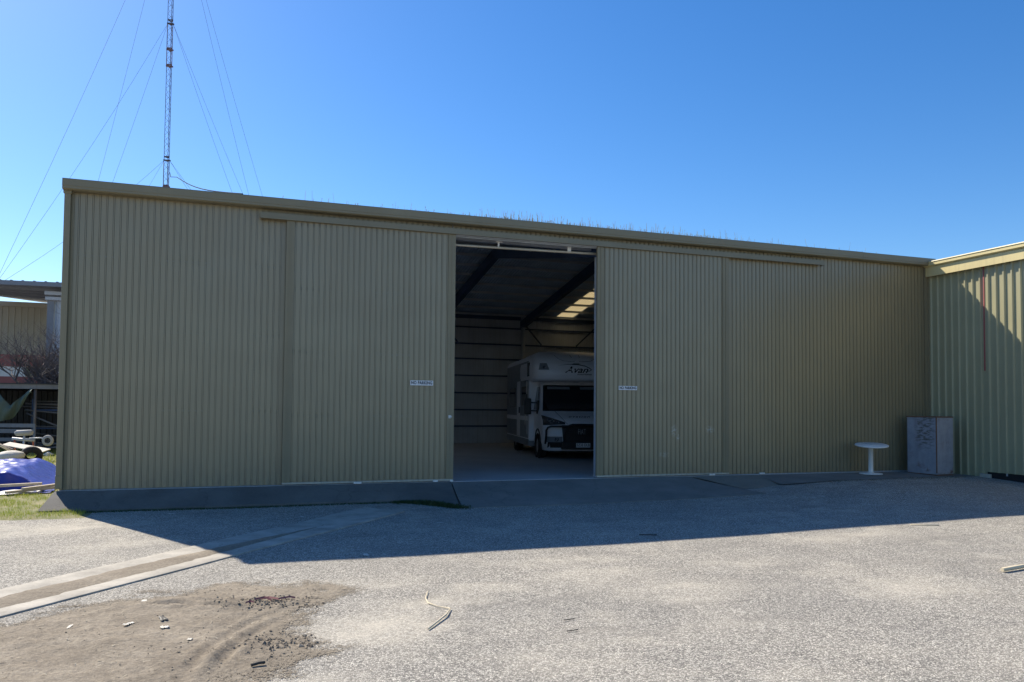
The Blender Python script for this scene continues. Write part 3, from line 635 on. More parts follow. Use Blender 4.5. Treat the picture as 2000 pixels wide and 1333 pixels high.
# ------------------------------------------------------------------ motorhome inside the shed
mh = thing('motorhome', 'white motorhome with over-cab bed parked inside the open shed', 'motorhome', (12.15, 5.15, 0), R_(-11))
def interp(tab, z):
    if z <= tab[0][0]: return tab[0][1]
    for (a, va), (b, vb) in zip(tab[:-1], tab[1:]):
        if z <= b: t_ = (z-a)/(b-a); return va+(vb-va)*t_
    return tab[-1][1]
def smooth_i(tab, z, w=.04): return (interp(tab, z-w)+2*interp(tab, z)+interp(tab, z+w))/4
CABY = [(.25, .14), (.45, .03), (.7, .0), (.95, .03), (1.12, .09), (1.22, .25), (1.32, .50), (1.39, .66), (2.16, 1.28), (2.4, 1.48)]
CABW = [(.25, 1.05), (.5, 1.11), (1.0, 1.12), (1.4, 1.12), (2.2, .99), (2.4, .95)]
LUTY = [(2.27, .72), (2.31, .60), (2.45, .555), (2.6, .57), (2.78, .66), (2.95, .86), (3.08, 1.15), (3.17, 1.5), (3.235, 1.95), (3.27, 2.5), (3.28, 3.0)]
LUTW = [(2.27, 1.20), (2.31, 1.27), (2.45, 1.30), (2.75, 1.30), (2.95, 1.26), (3.08, 1.18), (3.17, 1.05), (3.235, .88), (3.27, .65), (3.28, .4)]
class Surf:
    def __init__(s, ty, tw, dep, n, w=.03): s.ty, s.tw, s.dep, s.n, s.w = ty, tw, dep, n, w
    def pt(s, t_, z, off=0):
        th = t_*math.pi/2; hw = smooth_i(s.tw, z, s.w)+off; yf = smooth_i(s.ty, z, s.w)-off
        return (hw*math.copysign(abs(math.sin(th))**(2/s.n), th), yf+s.dep*(1-max(0, math.cos(th))**(2/s.n)), z)
    def at(s, x, z, off=0):
        hw = smooth_i(s.tw, z, s.w); q = min(.9999, (abs(x)/hw)**(s.n/2)); return (x, smooth_i(s.ty, z, s.w)-off+s.dep*(1-math.sqrt(1-q*q)**(2/s.n)), z)
    def shell(s, m, zs, yb, nt=36):
        ts = [-1+2*i/nt for i in range(nt+1)]
        def fn(i, z):
            i = int(i)
            if i == 0: p = s.pt(-1, z); return (p[0], yb, z)
            if i == nt+2: p = s.pt(1, z); return (p[0], yb, z)
            return s.pt(ts[i-1], z)
        m.grid(fn, range(nt+3), zs)
    def patch(s, m, fx0, fx1, z0, z1, off, nx=24, nz=10, mi=0):
        m.grid(lambda u, v: s.at(fx0(v)+(fx1(v)-fx0(v))*u, z0+(z1-z0)*v, off), fr(0, 1, nx), fr(0, 1, nz), mi)
cab = Surf(CABY, CABW, .72, 4.2); lut = Surf(LUTY, LUTW, .75, 4.0, .02)
m = MB(); cab.shell(m, fr(.25, 2.32, 46), 1.8); cabo = m.obj('cab', 'motorhome_white', mh)
m = MB(); zs = [2.27, 2.285, 2.30, 2.33]+fr(2.38, 3.1, 18)+[3.13, 3.16, 3.19, 3.21, 3.235, 3.25, 3.265, 3.275, 3.28]
lut.shell(m, zs, 3.4); k = 39
m.add([(lut.pt(t_, 2.27)) for t_ in fr(-1, 1, 36)]+[(1.2, 3.0, 2.27), (-1.2, 3.0, 2.27)], [tuple(range(39))])
luto = m.obj('over_cab_pod', 'motorhome_white', mh)
m = MB().bbox((-1.27, 1.75, .46), (1.27, 6.8, 3.02), .05); m.bbox((-1.25, 1.9, 2.9), (1.25, 6.7, 3.09), .08); body = m.obj('body', 'motorhome_white', mh)
MB().bbox((-1.275, 1.78, .30), (1.275, 6.75, .52), .03).obj('skirt', 'motorhome_grey', mh)
MB().box((-.9, .3, .2), (.9, 6.5, .46)).obj('chassis', 'black_plastic', mh)
m = MB(); cab.patch(m, lambda v: -.99+.115*v, lambda v: .99-.115*v, 1.40, 2.15, .008); ws = m.obj('windscreen', 'glass_dark', mh)
m = MB()
for v in (.0, 1.0): m.tube([cab.at((-1.0+.115*v)*(1-2*u), 1.395+.76*v, .010) for u in fr(0, 1, 24)], .016, 6)
for sx in (-1, 1): m.tube([cab.at(sx*(1.0-.115*v), 1.395+.76*v, .010) for v in fr(0, 1, 8)], .016, 6)
m.obj('windscreen_seal', 'black_plastic', ws)
m = MB(); cab.patch(m, lambda v: -.80, lambda v: -.12, 2.04, 2.12, .013, 8, 3); cab.patch(m, lambda v: .2, lambda v: .80, 2.04, 2.12, .013, 8, 3); m.obj('sun_visor', 'motorhome_grey', ws)
for sx in (-1, 1):
    m = MB(); m.grid(lambda u, v, s=sx: cab.at(s*(1.09-.60*u), (.98+.03*u)+((1.27-.20*u)-(.98+.03*u))*v, .010), fr(0, 1, 14), fr(0, 1, 6)); hl = m.obj('headlight', 'dark_trim', mh)
    m = MB(); m.grid(lambda u, v, s=sx: cab.at(s*(.98-.32*u), 1.04+((1.20-.09*u)-1.04)*v, .018), fr(0, 1, 10), fr(0, 1, 4)); m.obj('lens', 'lamp_lens', hl)
    m = MB(); cab.patch(m, lambda v, s=sx: s*1.05, lambda v, s=sx: s*(.58), .50, .66, .010, 10, 4); fg = m.obj('bumper_corner', 'motorhome_grey', mh)
    p = cab.at(sx*.74, .58, .012); MB().lathe([(0, -.03), (.05, -.025), (.062, 0), (.062, .03)], 18, axis='y', c=p).obj('fog_lamp', 'lamp_lens', fg)
    m = MB(); lut.patch(m, lambda v, s=sx: s*(1.16-.05*v), lambda v, s=sx: s*(.86+.06*v), 2.60, 2.80, .006, 8, 5); mk = m.obj('marker_light', 'motorhome_grey', mh)
    p = lut.at(sx*1.0, 2.67, .012); MB().lathe([(0, -.012), (.04, -.008), (.05, .0), (.05, .02)], 16, axis='y', c=p).obj('lens', 'lamp_lens', mk)
    # over-cab side window, cab side window, mirror
    X = sx*1.303; m = MB(); m.bbox((min(X, X-sx*.02), 1.55, 2.44), (max(X, X-sx*.02)+.0, 1.95, 2.86), .008); m.obj('side_window', 'glass_dark', mh)
    m = MB(); X = sx*1.135; m.add([(X, 1.0, 1.42), (X, 1.72, 1.42), (sx*1.02, 1.72, 2.12), (sx*1.03, 1.45, 2.12)], [(0, 1, 2, 3)]); X -= sx*.03; m.add([(X, 1.0, 1.42), (X, 1.72, 1.42), (sx*.99, 1.72, 2.12), (sx*1.0, 1.45, 2.12)], [(0, 3, 2, 1)]); m.obj('cab_side_window', 'glass_dark', mh)
    mi = MB(); a, b = sorted((sx*1.34, sx*1.54)); mi.bbox((a, .86, 1.28), (b, .99, 1.76), .04); mi = mi.obj('mirror', 'black_plastic', mh)
    m = MB()
    for z in (1.38, 1.62): m.tube([(sx*1.10, 1.05, z), (sx*1.24, .98, z+.01), (sx*1.38, .95, z+.01)], .022, 6)
    m.bbox((min(sx*1.08, sx*1.14), 1.0, 1.30), (max(sx*1.08, sx*1.14), 1.2, 1.70), .01); m.obj('arm', 'black_plastic', mi)
    # wheels and arches
    for y in (1.0, 5.0):
        xo = sx*(1.145 if y < 2 else 1.2); i_ = -sx
        MB().lathe([(0, xo-sx*.06), (.47, xo-sx*.06), (.47, xo-sx*.005), (.43, xo-sx*.004), (.43, xo-sx*.05)], 30, axis='x', c=(0, y, .40)).obj('wheel_arch', 'black_plastic', mh)
        w = MB().lathe([(.20, xo+i_*.05), (.23, xo-i_*.0), (.31, xo-i_*.015), (.355, xo+i_*.01), (.365, xo+i_*.05), (.365, xo+i_*.2), (.34, xo+i_*.24), (.2, xo+i_*.24)], 30, axis='x', c=(0, y, .365)).obj('wheel', 'rubber', mh)
        m = MB().lathe([(0, xo+i_*.015), (.06, xo+i_*.01), (.075, xo+i_*.03), (.2, xo+i_*.045), (.215, xo+i_*.02), (.22, xo+i_*.06)], 24, axis='x', c=(0, y, .365))
        m.obj('rim', 'alloy', w)
# dark grille, slats, bumper opening and bull bar
m = MB(); cab.patch(m, lambda v: -.54-.06*v, lambda v: .54+.06*v, .30, .99, .010, 16, 8); gr = m.obj('grille', 'dark_trim', mh)
for z in (.70, .76, .82, .88, .94):
    MB().tube([cab.at(x, z, .022) for x in fr(-.55, .55, 10)], .010, 5).obj('slat', 'black_plastic', gr)
vs, fs = text_mesh('FIAT', .17, 0, .003, space=1.15); MB().add([cab.at(v[0]*.62-.02, v[1]*1.25+.80, .036) for v in vs], fs).obj('lettering', 'alloy', gr)
m = MB(); cab.patch(m, lambda v: -1.08, lambda v: 1.08, .34, .50, .007, 20, 4); m.obj('lower_grille', 'black_plastic', mh)
m = MB()
for sx in (-1, 1):
    m.tube([(sx*1.06, .10, .46), (sx*1.06, -.02, .62), (sx*1.06, -.05, .84), (sx*1.02, -.07, .92), (sx*.93, -.085, .955), (sx*.55, -.10, .955), (sx*.40, -.10, .955)], .030, 8)
    m.tube([(sx*.56, .06, .34), (sx*.56, -.07, .48), (sx*.54, -.10, .70), (sx*.49, -.11, .90), (sx*.42, -.11, .97), (sx*.32, -.11, 1.0), (0, -.11, 1.005)], .032, 8)
m.obj('bull_bar', 'black_plastic', mh)
m = MB().bbox((-.62, -.09, .30), (.62, .05, .52), .02); m.obj('bar_channel', 'black_plastic', mh)
pl = MB().bbox((-.205, -.118, .36), (.205, -.102, .485), .004).obj('number_plate', 'sign_white', mh)
vs, fs = text_mesh('SZ33 DLB', .115, 0, .0012, space=1.02); xs_ = [v[0] for v in vs]; kx = .375/(max(xs_)-min(xs_)); cx = (max(xs_)+min(xs_))/2
MB().add([((v[0]-cx)*kx, -.121, .427+v[1]*.95) for v in vs], fs).obj('lettering', 'lead_black', pl)
# the over-cab lettering with its swoosh, and the name on the bonnet
lt = MB(); x0 = .08
vs, fs = text_mesh('Avan', .27, .45, .004); lt.add([lut.at(v[0]*1.22-.06, v[1]+2.60, .008) for v in vs], fs)
vs, fs = text_mesh('motorhomes', .075, .3, .001); lt.add([lut.at(v[0]*1.1+.18, v[1]+2.475, .008) for v in vs], fs)
sw = [(-.38, 2.735, .002), (-.1, 2.765, .007), (.2, 2.765, .012), (.42, 2.725, .013), (.55, 2.66, .013), (.60, 2.61, .014), (.54, 2.575, .010), (.40, 2.56, .004)]
lt.tube([lut.at(x-.20, z, .006) for x, z, r in sw], [r for *_, r in sw], 5); lt.obj('lettering', 'lead_black', luto)
m = MB(); lut.patch(m, lambda v: -.18+.06*v, lambda v: .10-.06*v, 2.775, 2.80, .006, 6, 2); m.obj('emblem', 'green_canvas', luto)
m = MB(); vs, fs = text_mesh('ovation', .125, .45, .001, space=1.25)
m.add([cab.at(v[0]*1.35-.05, 1.23+v[1]*.62, .010) for v in vs], fs); m.obj('lettering', 'lead_black', cabo)
m = MB()
for sx in (-1, 1): m.tube([cab.at(sx*(.42+.28*v), 1.02+.40*v*v**.3, .003) for v in fr(0, 1, 10)], .006, 5)
m.obj('bonnet_seam', 'dark_trim', cabo)
m = MB()
for sx in (-1, 1): m.tube([lut.at(sx*x, z, .002) for x, z in ((.62, 3.06), (.55, 2.95), (.42, 2.88), (.2, 2.86), (.08, 2.86), (.12, 3.0), (.14, 3.08))], .006, 5)
m.obj('pod_seam', 'dark_trim', luto)
# wiper, side details of the body
m = MB().tube([cab.at(x, z, .02) for x, z in ((.25, 1.46), (.5, 1.5), (.62, 1.6))], .008, 5); m.obj('wiper', 'black_plastic', ws)
for y0, y1, z0, z1, mt in ((2.1, 3.1, 1.55, 2.15, 'glass_dark'), (4.6, 5.9, 1.5, 2.15, 'glass_dark')):
    MB().bbox((-1.290, y0, z0), (-1.262, y1, z1), .01).obj('side_window', mt, mh)
for sx in (-1, 1): MB().bbox((min(sx*1.262, sx*1.277), 1.86, .54), (max(sx*1.262, sx*1.277), 6.72, 2.93), .006).obj('side_panel', 'motorhome_grey', mh)
dd = MB().bbox((-1.283, 3.5, .55), (-1.262, 4.2, 2.35), .008).obj('entry_door', 'motorhome_white', mh); MB().bbox((-1.31, 3.55, 1.3), (-1.28, 3.62, 1.5), .005).obj('handle', 'black_plastic', dd)
for y0, y1, z0, z1 in ((2.1, 2.16, 1.9, 2.3), (2.35, 2.42, .95, 1.45), (2.0, 2.04, .65, 1.2)): MB().bbox((-1.292, y0, z0), (-1.266, y1, z1), .006).obj('side_lamp', 'white_paint', mh)
MB().bbox((-1.284, 2.0, .62), (-1.262, 3.2, 1.05), .008).obj('locker', 'motorhome_grey', mh); MB().box((-1.281, 1.9, 1.08), (-1.262, 6.7, 1.22)).obj('side_stripe', 'motorhome_white', mh)

# ------------------------------------------------------------------ radio mast with guys
mast = thing('radio_mast', 'tall guyed lattice mast rising behind the shed', 'mast', (-2.68, 44.1, -.3))
MZ = 40.5; fw_ = .20
corners = [(fw_*math.cos(a), fw_*math.sin(a)) for a in (R_(200), R_(320), R_(80))]
for cx, cy in corners: MB().tube([(cx, cy, 0), (cx, cy, MZ)], .020, 6).obj('leg', 'mast_steel', mast)
m = MB(); z = .3; st = .42; i = 0
while z < MZ-st:
    for k in range(3):
        a, b = corners[k], corners[(k+1) % 3]
        if i % 2: a, b = b, a
        m.tube([(*a, z), (*b, z+st)], .009, 4, caps=False)
    z += st; i += 1
stuff(m.obj('bracing', 'mast_steel', mast))
def collar(z, mat, h=.25):
    m = MB()
    for zz in (z, z+h):
        for k in range(3): m.bar((*corners[k], zz), (*corners[(k+1) % 3], zz), .06, .06)
    m.box((-.24, -.05, z-.03), (.24, .05, z+.05)); m.obj('collar', mat, mast)
LV = [19.1, 29.0, 38.6]
for z in LV: collar(z, 'mast_steel'); collar(z-1.9, 'mast_red', .1); collar(z-3.1, 'mast_red', .1); 
for z in LV:
    m = MB()
    for k in range(3): m.tube([(corners[k][0]*1.05, corners[k][1]*1.05, z-3.1), (corners[k][0]*1.05, corners[k][1]*1.05, z-.1)], .026, 6)
    m.obj('sleeve', 'mast_red', mast)
AN = [Vector((-10.21, 33.74, 7.74)), Vector((-9.82, 48.43, 7.74)), Vector((5.21, 43.24, 7.8)), Vector((6.82, 45.86, 7.8))]
O = Vector((-2.68, 44.1, -.3))
for a in AN:
    p = a-O; MB().tube([(p.x, p.y, 0), (p.x, p.y, p.z+.15)], [.14, .1], 8).obj('guy_post', 'mast_steel', mast)
    for z in LV:
        s_ = .18*(1 if p.x > 0 else -1)
        MB().tube([Vector((s_, 0, z)).lerp(p, q)+Vector((0, 0, -.45*math.sin(math.pi*q))) for q in fr(0, 1, 8)], .0085, 4, caps=False).obj('guy_wire', 'wire_steel', mast)
cb0 = Vector((.2, 0, 18.25)); cb1 = Vector((2.82, 7.65, 6.74))-O
pts = [cb0, cb0+Vector((.15, -.9, -.55)), cb0+Vector((.75, -3.2, -1.15))]
tgt = Vector((2.79, 8.0, 7.5))-O
for q in fr(0, 1, 10)[1:]: pts.append(pts[2].lerp(tgt, q)+Vector((0, 0, -.25*math.sin(math.pi*q))))
pts.append(cb1); MB().tube(pts, .022, 6).obj('feeder_cable', 'cable_black', mast)

# ------------------------------------------------------------------ left background
# open junk shelter
sh = thing('junk_shelter', 'low dark open-fronted shelter behind the blue tarpaulin', 'shelter', (0, 0, 0))
for x in (-9.5, -6.6, -4.0, -1.3): MB().tube([(x, 16.0, -.26), (x, 16.0, 2.0)], .05, 8).obj('post', 'old_pipe', sh)
MB().bar((-10, 15.95, 2.06), (-1.0, 15.95, 2.06), .08, .16).obj('front_beam', 'grey_board', sh)
MB().add([(-10, 15.85, 2.14), (-1, 15.85, 2.14), (-1, 19.6, 1.95), (-10, 19.6, 1.95), (-10, 15.85, 2.17), (-1, 15.85, 2.17), (-1, 19.6, 1.98), (-10, 19.6, 1.98)], [(0,1,2,3), (7,6,5,4), (0,4,5,1), (1,5,6,2), (2,6,7,3), (3,7,4,0)]).obj('roof', 'dark_sheet', sh)
dsm = sheet_mesh('back_sheet', BP, -.28, 1.97, 'dark_sheet')
for k in range(11): mkobj('wall_sheet', dsm, sh, (-9.9+k*.8, 19.5, 0))
MB().box((-10, 16.0, -.28), (-9.95, 19.5, 1.95)).obj('side_wall', 'dark_sheet', sh); MB().box((-1.05, 16.0, -.28), (-1, 19.5, 1.95)).obj('side_wall', 'dark_sheet', sh)
pipes = [((-4.5, 16.9, 1.46), (-1.6, 16.3, 1.42)), ((-4.6, 17.0, 1.36), (-1.6, 16.3, 1.30)), ((-4.4, 16.4, 1.24), (-1.5, 16.2, .98)), ((-4.3, 16.2, 1.12), (-2.6, 15.9, .40)), ((-4.3, 16.6, .66), (-1.5, 16.4, .60)), ((-4.0, 16.2, .42), (-1.8, 16.0, .12)),
         ((-3.9, 15.9, -.02), (-2.2, 15.8, .22)), ((-4.2, 16.1, .08), (-1.8, 16.2, .04)), ((-4.4, 17.1, 1.55), (-1.4, 16.8, 1.56)), ((-3.9, 15.7, -.12), (-2.4, 15.75, .05))]
pl_lab = ['steel pipe on the upper rack of the junk shelter', 'second steel pipe down on the rack of the junk shelter', 'pale pipe dipping to the right in the junk shelter', 'long pipe leaning steeply down in the junk shelter', 'pipe lying at mid height in the junk shelter',
          'thin pipe sloping down below mid height in the junk shelter', 'pipe rising to the right near the ground in the junk shelter', 'level pipe near the ground in the junk shelter', 'topmost pipe on the rack of the junk shelter', 'lowest pipe resting near the ground in the junk shelter']
for (a, b), lb in zip(pipes, pl_lab):
    v = Vector(b)-Vector(a); tag(MB().tube([(0, 0, 0), tuple(v*.5+Vector((0, 0, -.02))), tuple(v)], random.uniform(.022, .04), 7).obj('steel_pipe', 'old_pipe', None, a), lb, 'pipe', 'pipes stored in the junk shelter')
rk = thing('storage_rack', 'dark steel rack holding pipes in the junk shelter', 'rack', (-3.0, 16.6, -.27))
for x in (-1.2, 1.2): MB().bar((x, 0, 0), (x, 0, 1.9), .06, .06).obj('upright', 'rafter_steel', rk)
for z in (.3, .85, 1.5): MB().bar((-1.2, 0, z), (1.2, 0, z), .05, .06).obj('rail', 'rafter_steel', rk)
fb = thing('slatted_frame', 'grey three-rail frame standing below the green canvas', 'frame', (-4.45, 15.45, -.27), R_(-18))
for x in (-.9, .66): MB().bar((x, 0, 0), (x, 0, 1.03), .07, .05).obj('post', 'grey_board', fb)
for z, h in ((.98, .13), (.79, .14), (.50, .12)): MB().box((-1.0, -.045, z-h/2), (.70, -.026, z+h/2)).obj('rail', 'grey_board', fb)
# green canvas hung from the beam
m = MB()
def canvas(u, v):
    x = -6.0+u*1.98; xx = (x+6)/1.98
    top = 2.0 - .60*math.exp(-((x+4.75)/.34)**2)*0 - .62*max(0, 1-abs((x+4.66)/.62))**1.2
    bot = .86 + (.95*ss(-4.75, -4.0, x)) + .03*math.sin(x*9)
    z = top+(min(bot, top-.02)-top)*v
    return (x, 15.72+.10*math.sin(x*7+v*2)+.05*math.sin(x*17+v*5)-.12*math.sin(math.pi*v), z)
m.grid(canvas, fr(0, 1, 40), fr(0, 1, 16)); tag(m.obj('green_canvas', 'green_canvas'), 'dull green canvas sagging from the shelter beam', 'canvas')
# upturned trolley with a wheel
tr = thing('hand_trolley', 'small trolley with grey padded top, red legs and wheel', 'trolley', (-3.2, 11.5, -.24), R_(-8))
MB().tube([(-.28, 0, .80), (-.24, 0, .82), (.14, 0, .84), (.19, 0, .83)], [.06, .085, .085, .06], 12).obj('padded_top', 'grey_cushion', tr)
MB().tube([(-.36, 0, .66), (.24, 0, .60)], .04, 8).obj('frame_bar', 'galvanised', tr); MB().tube([(-.05, 0, .0), (-.04, 0, .75)], .03, 7).obj('post', 'galvanised', tr)
for x in (-.30, .20): MB().tube([(x, 0, .62), (x+.02, .02, .28)], .026, 7).obj('leg', 'orange_red', tr)
MB().tube([(.1, 0, .66), (.40, 0, .68), (.56, 0, .64)], .022, 7).obj('handle', 'galvanised', tr)
w = MB().lathe([(.085, -.03), (.15, -.035), (.165, 0), (.15, .035), (.085, .03)], 20, axis='y', c=(.62, -.03, .60)).obj('wheel', 'grey_cushion', tr)
m = MB().lathe([(0, -.02), (.03, -.03), (.03, .03), (0, .03)], 12, axis='y', c=(.62, -.03, .60))
for k in range(5): a = k*2*math.pi/5; m.bar((.62, -.03, .60), (.62+.09*math.cos(a), -.03, .60+.09*math.sin(a)), .03, .02)
m.obj('hub', 'black_plastic', w)
# scrap lying before the trolley
m = MB().lathe([(.13, -.07), (.22, -.09), (.27, -.05), (.28, 0), (.27, .05), (.22, .09), (.13, .07)], 22, axis='y'); tag(m.obj('tyre', 'rubber', None, (-2.62, 9.7, .02), (R_(25), 0, R_(15))), 'black tyre lying beside the white sack', 'tyre')
m = MB().grid(lambda u, v: (.42*math.cos(u)*math.sin(v)*(1+.12*N(u*2, v*3)), .26*math.sin(u)*math.sin(v)*(1+.1*N(u*3, v)), .17*math.cos(v)*(1+.15*N(u*2, v*2, 4))), fr(0, 2*math.pi, 24), fr(.02, math.pi-.02, 12))
tag(m.obj('white_sack', 'sack_white', None, (-3.1, 9.3, .0), (0, R_(-8), R_(10))), 'stuffed off-white sack lying behind the blue tarpaulin', 'sack')
m = MB().bbox((-.6, -.18, 0), (.6, .18, .025), .005); tag(m.obj('scrap_board', 'sack_white', None, (-2.85, 10.1, .22), (R_(10), R_(9), R_(-20))), 'pale board with reddish marks leaning on the scrap', 'board')
m = MB().bbox((-.5, -.06, 0), (.5, .06, .08), .01); tag(m.obj('scrap_beam', 'bare_bark', None, (-3.6, 10.0, .32), (0, R_(24), R_(-10))), 'dark broken beam leaning on the white sack', 'beam')
m = MB().tube([(-.6, 0, .35), (-.45, 0, .45), (-.2, .05, .36), (.1, 0, .2), (.45, 0, .02)], [.03, .035, .04, .035, .03], 7); tag(m.obj('bent_branch', 'pale_wood', None, (-3.5, 9.9, .08), (0, 0, R_(-12))), 'pale bent branch above the white sack', 'branch')
for i, (x, y, lb) in enumerate(((-3.05, 13.6, 'white stone on the grass behind the scrap'), (-2.6, 13.2, 'paler white stone nearest the shed on the grass'))):
    m = MB(); clump(m, (0, 0, .07), .16, .6); tag(m.obj('white_stone', 'sack_white', None, (x, y, -.25)), lb, 'stone')
# blue tarpaulin over a heap
def tarp(x, y):
    ex = ss(-.62, -1.45, x) if False else 1-ss(-1.5, -.62, x)
    front = ss(2.62, 2.78, y+.10*N(x*2, 3)); back = 1-ss(5.2, 6.2, y)
    h = .35+.035*(y-3)+.03*N(x*1.4, y*1.1, 2)+.05*abs(N(x*3.1+y, y*1.7, 3))+.02*N(x*7, y*7)
    h = h*front*back*ex + .018 + .022*abs(N(x*4+y*3, y*7, 5))*(1-front*.5)+.012*abs(N(x*13+y*9, y*5, 7))
    return (x, y, lawnz(x, y)+h)
m = MB(); m.grid(lambda u, v: tarp(u+.05*N(v*4, u), v+.14*N(u*2.2, 1)*(1 if v < 2.4 else 0)), fr(-4.6, -.58, 90), fr(2.12, 6.2, 90)); tag(m.obj('blue_tarpaulin', 'blue_tarp'), 'blue tarpaulin covering a low heap left of the shed', 'tarpaulin')
m = MB(); m.grid(lambda u, v: (u, v+.06*math.sin(u*6), lawnz(u, v)+.02+.05*abs(math.sin(u*5.3+v*2))*ss(2.0, 2.3, v)*(1-ss(2.4, 2.6, v))+.01*N(u*9, v*9)), fr(-3.2, -.72, 50), fr(2.0, 2.6, 10)); tag(m.obj('folded_sheet', 'silver_tarp'), 'pale crumpled sheet edge along the front of the blue tarpaulin', 'sheet')
for a, b, w_, h_, lb in (((-2.6, 2.32, -.16), (-.80, 2.62, -.12), .10, .05, 'long timber plank lying along the front of the blue tarpaulin'),
                         ((-1.25, 1.92, -.21), (-.48, 2.46, -.18), .10, .045, 'short timber board nearest the shed corner on the grass'),
                         ((-1.0, 2.05, -.16), (-.42, 2.62, -.13), .09, .04, 'upper of two short boards by the shed corner'),
                         ((-1.15, 5.3, .02), (-.65, 5.9, .02), .16, .04, 'white board end showing behind the blue tarpaulin')):
    a = Vector(a); v = Vector(b)-a; tag(MB().bar((0, 0, 0), v, w_, h_).obj('timber_plank', 'weathered_timber', None, a), lb, 'plank', 'planks by the blue tarpaulin')
# bare fig tree
tree = thing('bare_tree', 'leafless tree with tangled branches behind the junk shelter', 'tree', (-4.35, 20.6, -.2))
random.seed(21)
tm = MB(); cm = MB()
def branch(p, d, l, r, depth, m):
    pts = [p]; rr = [r]; n = 4 if depth < 3 else 3
    for i in range(n):
        d = (d + Vector((random.uniform(-.25, .25), random.uniform(-.25, .25), random.uniform(-.08, .26)))).normalized(); p = p+d*(l/n); pts.append(p); rr.append(r*(1-.55*(i+1)/n))
    m.tube(pts, rr, 5 if depth < 2 else 4, caps=False)
    if depth < 4:
        for k in range({0: 5, 1: 5, 2: 5, 3: 3}[depth]):
            i = random.randint(1, n); a = random.random()*6.283; side = Vector((math.cos(a), math.sin(a), random.uniform(-.1, .6)))
            branch(pts[i], (d*.55+side*.8).normalized(), l*random.uniform(.5, .75), rr[i]*.75, depth+1, cm)
tm.tube([(0, 0, 0), (.03, .02, .7), (-.02, 0, 1.3)], [.16, .13, .12], 9)
for dx, dy, dz, l in ((-.8, .0, .55, 2.0), (-.3, -.3, .8, 2.1), (.35, .1, .85, 2.3), (.75, 0, .55, 2.0), (.2, -.5, .8, 2.2), (-.6, .4, .75, 1.9), (.55, -.2, 1.0, 2.5)): branch(Vector((0, 0, 1.2)), Vector((dx, dy, dz)).normalized(), l, .095, 0, cm)
tm.obj('trunk', 'bare_bark', tree); cm.obj('crown', 'bare_bark', tree)
# white building with a deep canopy, and the beige building behind
wb = thing('white_building', 'white ribbed building under a flat grey canopy', 'building', (0, 0, 0))
wsm = sheet_mesh('wall_sheet', BP, -.2, 6.5, 'far_white')
for k in range(6): mkobj('wall_sheet', wsm, wb, (-5.55+k*.8, 25.9, 0))
MB().box((-5.85, 25.75, -.25), (-5.58, 26.1, 6.5)).obj('post', 'far_grey', wb)
MB().box((-5.9, 25.55, 6.28), (-.8, 25.85, 6.42)).obj('band', 'far_white', wb); MB().box((-5.9, 25.4, 6.5), (-.8, 25.8, 6.66)).obj('beam', 'far_white', wb)
MB().box((-5.4, 25.6, 3.3), (-.8, 25.8, 3.6)).obj('band', 'far_grey', wb); MB().box((-5.4, 25.6, 1.5), (-.8, 25.8, 1.9)).obj('band', 'far_grey', wb)
cz = [(-14, 27.9, 7.2), (-1, 23.1, 6.68), (-1, 33.6, 6.95), (-7.9, 34.2, 7.12), (-12, 30.5, 7.25)]
m = MB().add(cz+[(x, y, z+.10) for x, y, z in cz], [(4,3,2,1,0), (5,6,7,8,9), (0,1,6,5), (1,2,7,6), (2,3,8,7), (3,4,9,8), (4,0,5,9)]); cp_ = m.obj('canopy', 'far_grey', wb)
MB().bar((-14, 27.82, 7.22), (-1, 23.02, 6.70), .12, .2).obj('canopy_gutter', 'far_grey', cp_)
for k in range(26): q = Vector((-14, 27.9, 7.34)).lerp(Vector((-1, 23.1, 6.82)), (k+.5)/26); MB().box((q.x-.04, q.y, q.z-.03), (q.x+.04, q.y+5.5, q.z+.03)).obj('roof_rib', 'far_grey', cp_)
for k in range(1, 5): f_ = k/5; a = Vector((-14+1.5*f_, 27.9+2*f_, 7.12)); b = Vector((-1, 23.1+10*f_, 6.65+.2*f_)); MB().bar(a, b, .12, .16).obj('canopy_beam', 'far_grey', cp_)
be = thing('beige_building', 'beige ribbed building with red and white band on the far left', 'building', (0, 0, 0))
bsm = sheet_mesh('wall_sheet', rib_profile(.305, 4, .07, .04, .05), 4.1, 6.75, 'far_beige')
for k in range(14): mkobj('wall_sheet', bsm, be, (-22+k*1.22, 33.3, 0))
MB().box((-22, 33.15, 6.72), (-4.9, 33.4, 6.98)).obj('capping', 'far_beige', be)
MB().box((-22, 33.2, 3.45), (-4.9, 33.5, 4.1)).obj('red_band', 'red_paint', be); MB().box((-22, 33.25, 2.9), (-4.9, 33.5, 3.45)).obj('white_band', 'white_paint', be)
for k in range(8): MB().box((-21+k*2.1, 33.17, 2.92), (-20.2+k*2.1, 33.25, 3.43)).obj('window', 'glass_dark', be)
MB().box((-22, 33.2, 2.45), (-4.9, 33.5, 2.9)).obj('red_band', 'red_paint', be); MB().box((-22, 33.3, -.3), (-4.9, 33.5, 2.45)).obj('lower_wall', 'far_grey', be)
MB().box((-22, 33.5, -.3), (-4.9, 45, 6.7)).obj('rear_wall', 'far_beige', be)

